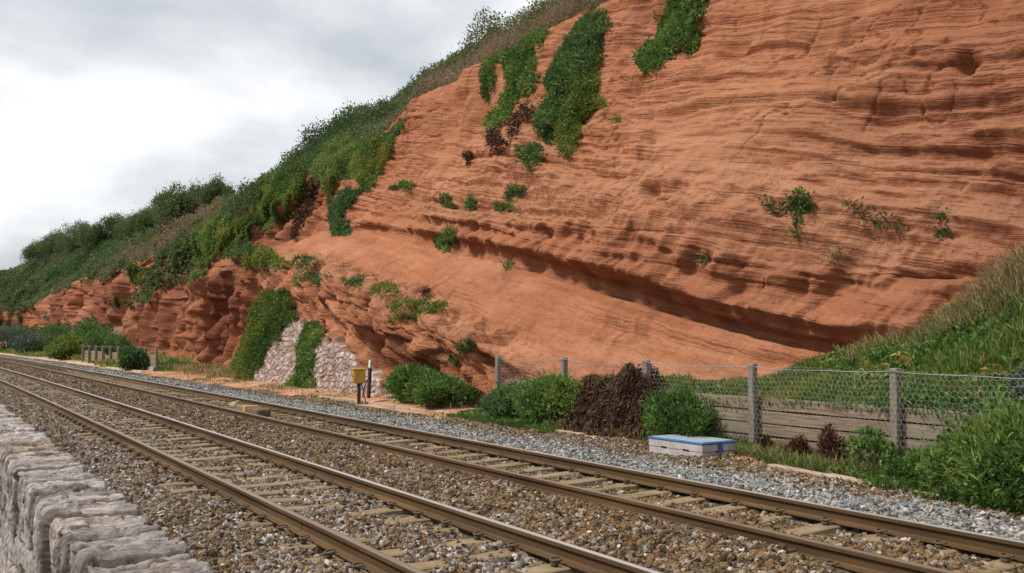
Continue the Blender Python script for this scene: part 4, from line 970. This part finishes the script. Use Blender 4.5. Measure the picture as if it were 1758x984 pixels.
# ------------------------------------------------------------------ bank carpet, grasses, verge
bn = np.cross(np.gradient(BK, axis=0), np.gradient(BK, axis=1)); ba = np.linalg.norm(bn, axis=-1); bn = bn / (ba[..., None] + 1e-12)
if bn[..., 2].mean() < 0: bn = -bn
def bank_pick(n, cond):
    f = BK.reshape(-1, 3); k = np.where(cond(f[:, 0] - cur(f[:, 1]), f[:, 1]))[0]
    a = ba.ravel()[k]; q = rng.choice(k, n, p=a / a.sum())
    return f[q] + rng.normal(size=(n, 3)) * np.array([.06, .09, .012]), bn.reshape(-1, 3)[q]
n = 150000
P, Nn = bank_pick(n, lambda x, y: (y > 3) & (y < 20) & (x < 15.0 + .5 * vn(y * .9, x, 0, 5) + .5 * (y > 10)))
cz = fbm(P[:, 0] * .6, P[:, 1] * .6, 0, 3, 15); yl = sstep(8.5, 12, P[:, 1])
P[:, 2] += rng.random(n) ** 1.5 * (.10 + .14 * np.maximum(0, cz)) - .02
Dr = unit(np.array([-.12, 0, .9]) + Nn * .3 + rng.normal(size=(n, 3)) * .42)
tt_ = np.clip(.52 + .25 * cz + .06 * yl + rng.normal(size=n) * .2, 0, 1); ym = (yl * .75 + .3 * cz - .1 + .35 * rng.normal(size=n)) > .5
ln = rng.uniform(.09, .2, n); wd_ = rng.uniform(.018, .034, n)
o = leaf_obj('yellowing_carpet', [leaves(P[ym], Dr[ym], ln[ym], wd_[ym], .05, tt_[ym])], G_YEL); tag(o, 'yellowing patches of ice plant on the lower bank behind the planks', 'ground cover', kind='stuff')
ym = ~ym
o = leaf_obj('ice_plant_carpet', [leaves(P[ym], Dr[ym], ln[ym], wd_[ym], .05, tt_[ym])], G_ICE)
tag(o, 'thick carpet of upright green ice plant leaves over the bank', 'ground cover', kind='stuff')
nb = 900; P0, _n = bank_pick(nb, lambda x, y: (y > 3) & (y < 14) & (x < 15.0)); k = np.repeat(np.arange(nb), 14)
k = k[vn(P0[k, 1] * .9, P0[k, 0] * .9, 0, 73) > -.1]
P = P0[k] + rng.normal(size=(len(k), 3)) * np.array([.07, .07, .03]) + np.array([0, 0, .16])
o = leaf_obj('bank_weeds', [leaves(P, unit(np.array([-.25, 0, .5]) + rng.normal(size=P.shape) * .65), rng.uniform(.09, .2, len(P)), rng.uniform(.035, .07, len(P)), .2, np.clip(.55 + .22 * rng.normal(size=nb)[k] + .1 * rng.normal(size=len(P)), 0, 1))], G_ICE); tag(o, 'broad leaved green weeds among the carpet on the bank', 'weeds', kind='stuff')
parts = []
P, Nn = bank_pick(3600, lambda x, y: (x > 14.1 + .2 * (12 - y) * (y < 12)) & (x < 15.7) & (y > 8.6) & (y < 11.6) & (vn(y * 1.3, x * 1.6, 0, 71) > -.15))
parts.append(leaves(P, unit(np.array([-.2, .1, 1]) + rng.normal(size=P.shape) * .38), rng.uniform(.25, .6, len(P)), .013, .15))
P, Nn = bank_pick(260, lambda x, y: (x > 14.6) & (x < 15.4) & (y > 3) & (y < 9))
parts.append(leaves(P, unit(np.array([-.2, .1, 1]) + rng.normal(size=P.shape) * .3), rng.uniform(.3, .65, len(P)), .012, .12))
o = leaf_obj('tall_dry_grass', parts, G_DRY); tag(o, 'tall straw coloured grass along the top of the bank', 'grass', kind='stuff')

def verge(n, x0f, x1f, y0, y1, cond=None):
    y = rng.uniform(y0, y1, n); x = x0f(y) + (x1f(y) - x0f(y)) * rng.random(n)
    z = np.interp(x, xsC, zsC) + .06 * fbm(x * .8, y * .8, 0, 3, 5)
    if cond is not None:
        k = cond(x, y); x, y, z = x[k], y[k], z[k]
    return np.stack([x + cur(y), y, z], -1)
f1 = lambda c: (lambda y: c + 0 * y)
parts = []
def grass(P, l0, l1, wd, bias=0.0, lean=.5):
    n = len(P); t = np.clip(.42 + bias + .25 * fbm(P[:, 0], P[:, 1], 0, 2, 16) + rng.normal(size=n) * .18, 0, 1)
    parts.append(leaves(P, unit(np.array([-.1, 0, 1]) + rng.normal(size=P.shape) * lean), rng.uniform(l0, l1, n), wd, .15, t))
EDG = lambda y: np.interp(y, EDGE_Y, EDGE_X)
grass(verge(42000, lambda y: EDG(y) + .05 + .2 * vn(y * 1.2, 0, 0, 3), f1(12.3), 3.2, 11.0), .08, .22, .02, .08)
grass(verge(16000, lambda y: EDG(y) + .1 + .2 * vn(y * 1.2, 0, 0, 3), f1(12.25), 11.0, 16.5, lambda x, y: ~((np.abs(y - 12.3) < .9) & (x < 11.6))), .08, .28, .017, .22)
grass(verge(13000, lambda y: 11.25 + .3 * vn(y * .8, 0, 0, 3), f1(12.7), 16.5, 21.5), .07, .2, .02, .0)
grass(verge(9000, f1(11.0), f1(13.5), 21, 46, lambda x, y: fbm(x * .9, y * .7, 0, 3, 62) > .32), .05, .16, .025, .05)
grass(verge(9000, f1(12.0), f1(15.6), 46, 66, lambda x, y: fbm(x * .5, y * .3, 0, 3, 63) + (x - 13.3) * .5 > .1), .12, .35, .05, .0)
grass(verge(14000, f1(11.2), f1(18.0), 64, 170, lambda x, y: (x - 11.9) * .6 + fbm(x * .5, y * .1, 0, 3, 64) > 0), .3, .8, .12, .3)
gparts = parts; parts = []
grass(verge(6000, lambda y: EDG(y) + .1 * vn(y, 0, 0, 9), f1(12.3), 3.2, 17, lambda x, y: vn(x * 1.5, y * 1.1, 0, 19) > .05), .15, .4, .012, .1)
grass(verge(2500, f1(10.9), f1(13.2), 20, 60, lambda x, y: vn(x * 1.5, y * .6, 0, 20) > .3), .1, .3, .02, .1)
grass(verge(2600, f1(12.6), f1(14.6), 44, 58), .3, .6, .05, .1)
o = leaf_obj('dry_verge_grass', parts, G_DRY); tag(o, 'wisps of straw coloured dead grass along the verge', 'grass', kind='stuff')
wp_ = verge(420, lambda y: EDG(y) + .15, f1(12.2), 3.2, 21); k = np.repeat(np.arange(420), 16)
P = wp_[k] + rng.normal(size=(len(k), 3)) * np.array([.05, .05, .02]) + np.array([0, 0, .06])
o = leaf_obj('verge_weeds', [leaves(P, unit(np.array([-.1, 0, .45]) + rng.normal(size=P.shape) * .7), rng.uniform(.07, .16, len(P)), rng.uniform(.03, .06, len(P)), .2, np.clip(.6 + .3 * rng.normal(size=420)[k] * .6 + .1 * rng.normal(size=len(P)), 0, 1))], G_ICE); tag(o, 'small broad leaved weeds scattered in the verge grass', 'weeds', kind='stuff')
parts = gparts
o = leaf_obj('verge_grass', parts, G_GRASS); tag(o, 'rough grass growing along the edge of the ballast', 'grass', kind='stuff')

# ------------------------------------------------------------------ fences
M_POST = plain('weathered_post', (.21, .18, .145), .9, .35, 9, stretch=(1, 1, .25), bump=.4)
def plank_material():
    q = NM('weathered_plank'); p = q.pos(); v_ = q.scale(p, (3, .7, 14)); n = q.noise(v_, 2.2, 6, .7); m_ = q.noise(p, .8, 3, .6)
    c = q.ramp(n, [(.28, (.075, .05, .032)), (.5, (.235, .17, .112)), (.72, (.36, .285, .20))])
    c = q.mix(q.ramp(m_, [(.45, 0), (.7, .45)]), c, (.28, .255, .225))
    q.bsdf(c, .88, 0, q.bump(n, .5, .012), .2); return q.m
M_PLANK = plank_material()
M_WIRE = plain('galvanised_wire', (.33, .335, .33), .5, .15, 30, metal=.3)
FX = 12.166
def fence(name, ys_, label, ztop=1.318, planks=((-.12, .2), (.1, .2), (.31, .21), (.53, .22)), mesh=True, post=.12, skip=()):
    root = empty(name, (FX, ys_[0], 0)); tag(root, label, 'fence')
    for i, y in enumerate(ys_):
        b = MB(); hh = ztop + .45 + random.uniform(-.03, .03)
        b.box((FX + cur(y) - FX, y - ys_[0], ztop - hh / 2), (post, post * 1.05, hh), .012, rz=random.uniform(-.05, .05), tilt=(random.uniform(-.012, .012), random.uniform(-.012, .012)))
        b.build('post', M_POST, root)
    for i in range(len(ys_) - 1):
        y0, y1 = ys_[i], ys_[i + 1]; a, c = min(y0, y1), max(y0, y1)
        for z, h_ in planks:
            if (i, z) in skip: continue
            b = MB(); ln = c - a - .03; m = (a + c) / 2
            b.box((cur(m) + .115 + random.uniform(-.006, .006), m - ys_[0], z + h_ / 2), (.05, ln, h_ - .014), .006, rz=random.uniform(-.004, .004), jit=.004)
            b.build('plank', M_PLANK, root)
    b = MB()
    for i in range(len(ys_) - 1):
        y0, y1 = ys_[i], ys_[i + 1]
        pts = [(cur(y0 + (y1 - y0) * t) - .068, y0 + (y1 - y0) * t - ys_[0], ztop - .035 - .05 * math.sin(math.pi * t) + .012 * math.sin(9 * t + i)) for t in np.linspace(0, 1, 12)]
        b.tube(pts, .006, 5)
    b.build('top_wire', M_WIRE, root, True)
    if mesh:
        b = MB(); s = .052; hexw = s * math.sqrt(3)
        a, c = min(ys_), max(ys_)
        ncol = int((c - a) / hexw); nrow = int((ztop + .1) / (1.5 * s))
        def wp(u, z):
            sag = .03 * math.sin(u * 2.1) + .014 * math.sin(u * 5.3 + z * 4); x = -.07 - .012 + sag * .6
            return (cur(u) + x, u - ys_[0] + .014 * math.sin(z * 7 + u * 3) + .008 * math.sin(u * 23 + z * 31), z + .018 * math.sin(u * 3.7) + .007 * math.sin(z * 41 + u * 17))
        for r_ in range(nrow):
            z = ztop - .06 - r_ * 1.5 * s
            for k in range(ncol):
                u = a + (k + .5 * (r_ % 2)) * hexw
                if u + hexw > c: continue
                p0 = wp(u, z); p1 = wp(u + hexw / 2, z + s / 2); p2 = wp(u + hexw, z); p3 = wp(u, z - s)
                b.tube([p0, p1, p2], .0019, 3, False); b.tube([p0, p3], .0027, 3, False)
        b.build('wire_mesh', M_WIRE, root)
    return root
fy = [20.18 - 2.8 * k for k in range(7)]
fence('fence', fy, 'near fence of grey posts with low planks and hexagonal wire netting')
fence('fence', [57.5 + 2.75 * k for k in range(10)], 'far fence of closely set upright posts and boards beside the distant bushes', 1.17, ((.0, .25), (.26, .25), (.52, .24)), False, .14, skip={(1, .52), (2, .52), (5, .52)})
# dead creeper draped over the fence
def creeper():
    root = empty('dead_creeper', (11.9, 15.6, -.2)); tag(root, 'heap of dark brown dead creeper draped over the fence', 'creeper')
    n = 26000; y = rng.uniform(14.05, 17.1, n)
    ht = np.interp(y, [14.05, 14.3, 14.7, 15.1, 15.35, 15.6, 16.0, 16.5, 16.9, 17.1], [.3, .95, 1.3, 1.12, .85, .95, 1.05, .75, .45, .15]) + .2
    u = rng.random(n) ** .85; z = u * ht
    th = .55 * (1 - u) ** .7 + .12
    x = 12.08 - th * (.55 + .45 * rng.random(n)) + .12 * vn(y * 5, z * .8, 0, 4)
    x = np.where((u > .75) & (rng.random(n) < .35), 12.2 + .25 * rng.random(n), x)
    P = np.stack([x - 11.9, y - 15.6, z], -1)
    Dr = unit(np.array([-.3, 0, -.9]) + rng.normal(size=(n, 3)) * .5)
    t = np.clip(.45 + .3 * vn(y * 4, z * .7, 1, 7) + rng.normal(size=n) * .18, 0, 1)
    V_, F_, T_ = leaves(P, Dr, rng.uniform(.06, .2, n), rng.uniform(.014, .034, n), .1, t)
    obj('strands', mesh_np('strands', V_, F_, G_DEAD, False, {'tint': ('FACE', T_)}), root)
    n = 1500; k = rng.choice(len(P), n)
    V_, F_, T_ = leaves(P[k] - np.array([.05, 0, 0]), unit(np.array([-.4, 0, .5]) + rng.normal(size=(n, 3)) * .5), .09, .03, .05)
    m_ = vn((P[k, 1]) * 2.5, P[k, 2] * 2, 0, 8) > .25
    kf = np.repeat(m_, 4); V_ = V_[kf]; nf = m_.sum()
    obj('green_shoots', mesh_np('green_shoots', V_, np.arange(nf * 4).reshape(-1, 4), G_YEL, False, {'tint': ('FACE', T_[m_])}), root)
creeper()
# small dark dead weeds at the fence foot
for i, (yy, hh, lab) in enumerate([(10.55, .38, 'slim dark dead weed at the foot of the planks'), (9.95, .62, 'largest dark dead weed at the foot of the planks'), (11.3, .3, 'low dead weed beside the second post from the right')]):
    shrub('dead_weed', (11.9, yy, -.2), (.16, .22, hh), lab, 'weed', G_DEAD, 1500, .07, .02, 6, 60 + i, 'dead weeds along the planks')
shrub('creeping_vine', (11.95, 9.2, -.2), (.12, .55, .62), 'light green vine climbing the planks left of the rightmost visible post', 'vine', G_ICE, 700, .08, .05, 7, 66, bias=.15)

# ------------------------------------------------------------------ cabinets
M_GREYP = plain('pale_grey_panel', (.42, .385, .36), .75, .26, 4, bump=.1)
M_BLUE = plain('blue_trim_paint', (.035, .14, .40), .5, .15, 8, bump=.05)
M_LID = plain('grey_blue_lid', (.29, .34, .37), .6, .25, 5, bump=.1)
M_BLACK = plain('black_slot', (.012, .012, .012), .8, .1, 5)
def cabinet(loc, rz, label, sc=1.0):
    root = empty('cabinet', loc, rz); root.scale = (sc, sc, sc); tag(root, label, 'cabinet', 'low blue topped cabinets beside the line')
    W, Lh = .78, 1.30                                # across, along
    b = MB(); b.box((0, 0, .06), (W, Lh, .16), .008); b.build('base', M_GREYP, root)
    b = MB(); b.box((0, 0, .205), (W + .012, Lh + .012, .122), .008); b.build('upper_panel', M_GREYP, root)
    b = MB(); b.box((0, 0, .282), (W + .03, Lh + .03, .030), .006)
    b.build('trim', M_BLUE, root)
    b = MB(); b.box((0, 0, .3035), (W - .07, Lh - .07, .014), .004); b.build('lid', M_LID, root)
    b = MB(); b.box((0, -Lh / 2 - .016, .20), (.10, .014, .13), .003); b.build('latch', M_BLUE, root)
    for s in (-1, 1):
        b = MB(); b.box((-W / 2 - .004, s * .27, .155), (.012, .15, .024), .002); b.build('slot', M_BLACK, root)
        b = MB(); b.box((s * .075, -Lh / 2 - .006, .147), (.05, .014, .024), .002); b.build('slot', M_BLACK, root)
cabinet((11.2, 12.28, -.245), .02, 'low grey cabinet with a bright blue rim standing before the plank fence')
cabinet((11.9, 58.6, -.2), .02, 'distant low cabinet with a pale blue rim before the far fence', .9)

# yellow box on a post
M_YEL = plain('faded_yellow_paint', (.48, .28, .035), .6, .3, 6, bump=.15)
M_DARKM = plain('dark_weathered_metal', (.05, .042, .036), .8, .3, 12)
M_WHITE = plain('white_marker_paint', (.72, .73, .74), .6, .1, 9)
yb = at_z(616, 690, -.17)
root = empty('equipment_box', (yb[0], yb[1], -.2), radians(-18)); tag(root, 'yellow equipment box on a short dark post in front of the stone wall', 'equipment box')
b = MB(); b.box((0, 0, .80), (.36, .42, .42), .025); b.box((0, 0, 1.015), (.40, .46, .03), .008); bx_ = b.build('box', M_YEL, root)
b = MB(); b.box((-.186, .0, .80), (.014, .34, .33), .004); b.build('door', M_YEL, root)
b = MB(); b.box((-.198, -.13, .80), (.02, .025, .06), .004); b.build('latch', M_DARKM, root)
for s in (-1, 1):
    b = MB(); b.box((0, s * .075, .28), (.09, .10, .62), .01, tilt=(0, 0)); b.build('post', M_DARKM, root)
b = MB(); b.tube([(.05, -.05, .6), (.1, -.25, .45), (.16, -.35, .1), (.2, -.38, 0)], .014, 6); b.build('cable', M_DARKM, root, True)
mk = at_x(634, 645, 12.3)
root = empty('marker_post', (mk[0], mk[1], -.2)); tag(root, 'thin dark leaning marker post with a white top beside the yellow box', 'marker post')
b = MB(); b.box((0, 0, .5), (.09, .12, 1.05), .01, tilt=(0, -.10)); b.build('post', M_DARKM, root)
b = MB(); b.box((-.02, -.085, 1.12), (.05, .11, .26), .008, tilt=(0, -.10)); b.build('plate', M_WHITE, root)
b = MB(); b.tube([(0, .05, .7), (-.05, .25, .4), (-.05, .4, .1), (0, .3, 0)], .02, 6); b.build('cable', M_DARKM, root, True)

# track equipment between the far rails
M_OCHRE = plain('ochre_paint', (.42, .29, .09), .8, .25, 8)
M_WOOD = plain('old_brown_timber', (.13, .085, .055), .9, .35, 7, stretch=(4, .6, 2))
root = empty('track_magnet', (7.25, 24.6, -.19)); tag(root, 'brown and ochre metal ramp lying between the rails of the far track', 'track magnet')
b = MB(); b.box((0, -.85, .10), (.34, 1.0, .19), .03, jit=.008); b.build('brown_casing', M_WOOD, root)
b = MB(); b.box((0, -.22, .11), (.36, .22, .21), .01); b.build('painted_band', M_OCHRE, root)
b = MB(); b.box((0, .25, .10), (.34, .66, .19), .02); b.build('ochre_casing', plain('dull_ochre', (.22, .17, .09), .85, .3, 9), root)
b = MB(); b.box((0, 1.05, .02), (.3, .85, .07), .02, tilt=(0, 0)); b.build('ramp', M_WOOD, root)
o = MB(); o.box((0, 0, .08), (.34, .42, .24), .09, rz=.5, jit=.03)
tag(o.build('boulder', plain('pale_boulder', (.36, .27, .18), .9, .3, 6), None, False, (7.5, 26.6, -.2)), 'pale tan boulder beside the ramp between the far rails', 'boulder')

# concrete edging along the outer side of the ballast
M_EDGE = plain('pinkish_concrete', (.40, .29, .22), .9, .25, 4)
for (y0, y1, x0_, x1_) in [(6.9, 10.6, 10.75, 11.3), (14.6, 22.6, 11.35, 11.75), (22.8, 30.5, 11.6, 11.55)]:
    y = y0; m = int((y1 - y0) / .95)
    for k in range(m):
        yy = y0 + (k + .5) * (y1 - y0) / m; xx = x0_ + (x1_ - x0_) * (yy - y0) / (y1 - y0)
        b = MB(); b.box((0, 0, 0), (.16, (y1 - y0) / m - .02, .2), .012, jit=.006)
        tag(b.build('edging_slab', M_EDGE, None, False, (xx + cur(yy), yy, zcess(xx) - .045 + random.uniform(-.01, .02))), 'pinkish concrete edging slab sunk between ballast and verge', 'edging slab', 'edging slabs along the ballast')
        bpy.context.scene.objects[-1].rotation_euler = (0, 0, -math.atan((x1_ - x0_) / (y1 - y0)) + random.uniform(-.01, .01))
for (y0, y1, lab) in [(57, 84, 'long pale concrete kerb beside the far fence'), (88, 165, 'long pale concrete kerb beside the far bushes')]:
    yy = np.linspace(y0, y1, 40); b = MB(); vs = []
    for y in yy:
        for dx, dz in ((-.12, -.3), (-.12, .02), (.12, .02), (.12, -.3)): vs.append((11.35 + cur(y) + dx, y, -.16 + dz))
    b.add(vs, [(i * 4 + k, i * 4 + 4 + k, i * 4 + 5 + k, i * 4 + k + 1) for i in range(39) for k in range(3)] + [(0, 1, 2, 3), (159, 158, 157, 156)])
    tag(b.build('kerb', plain('pale_kerb_concrete', (.5, .45, .38), .9, .2, 3)), lab, 'kerb')
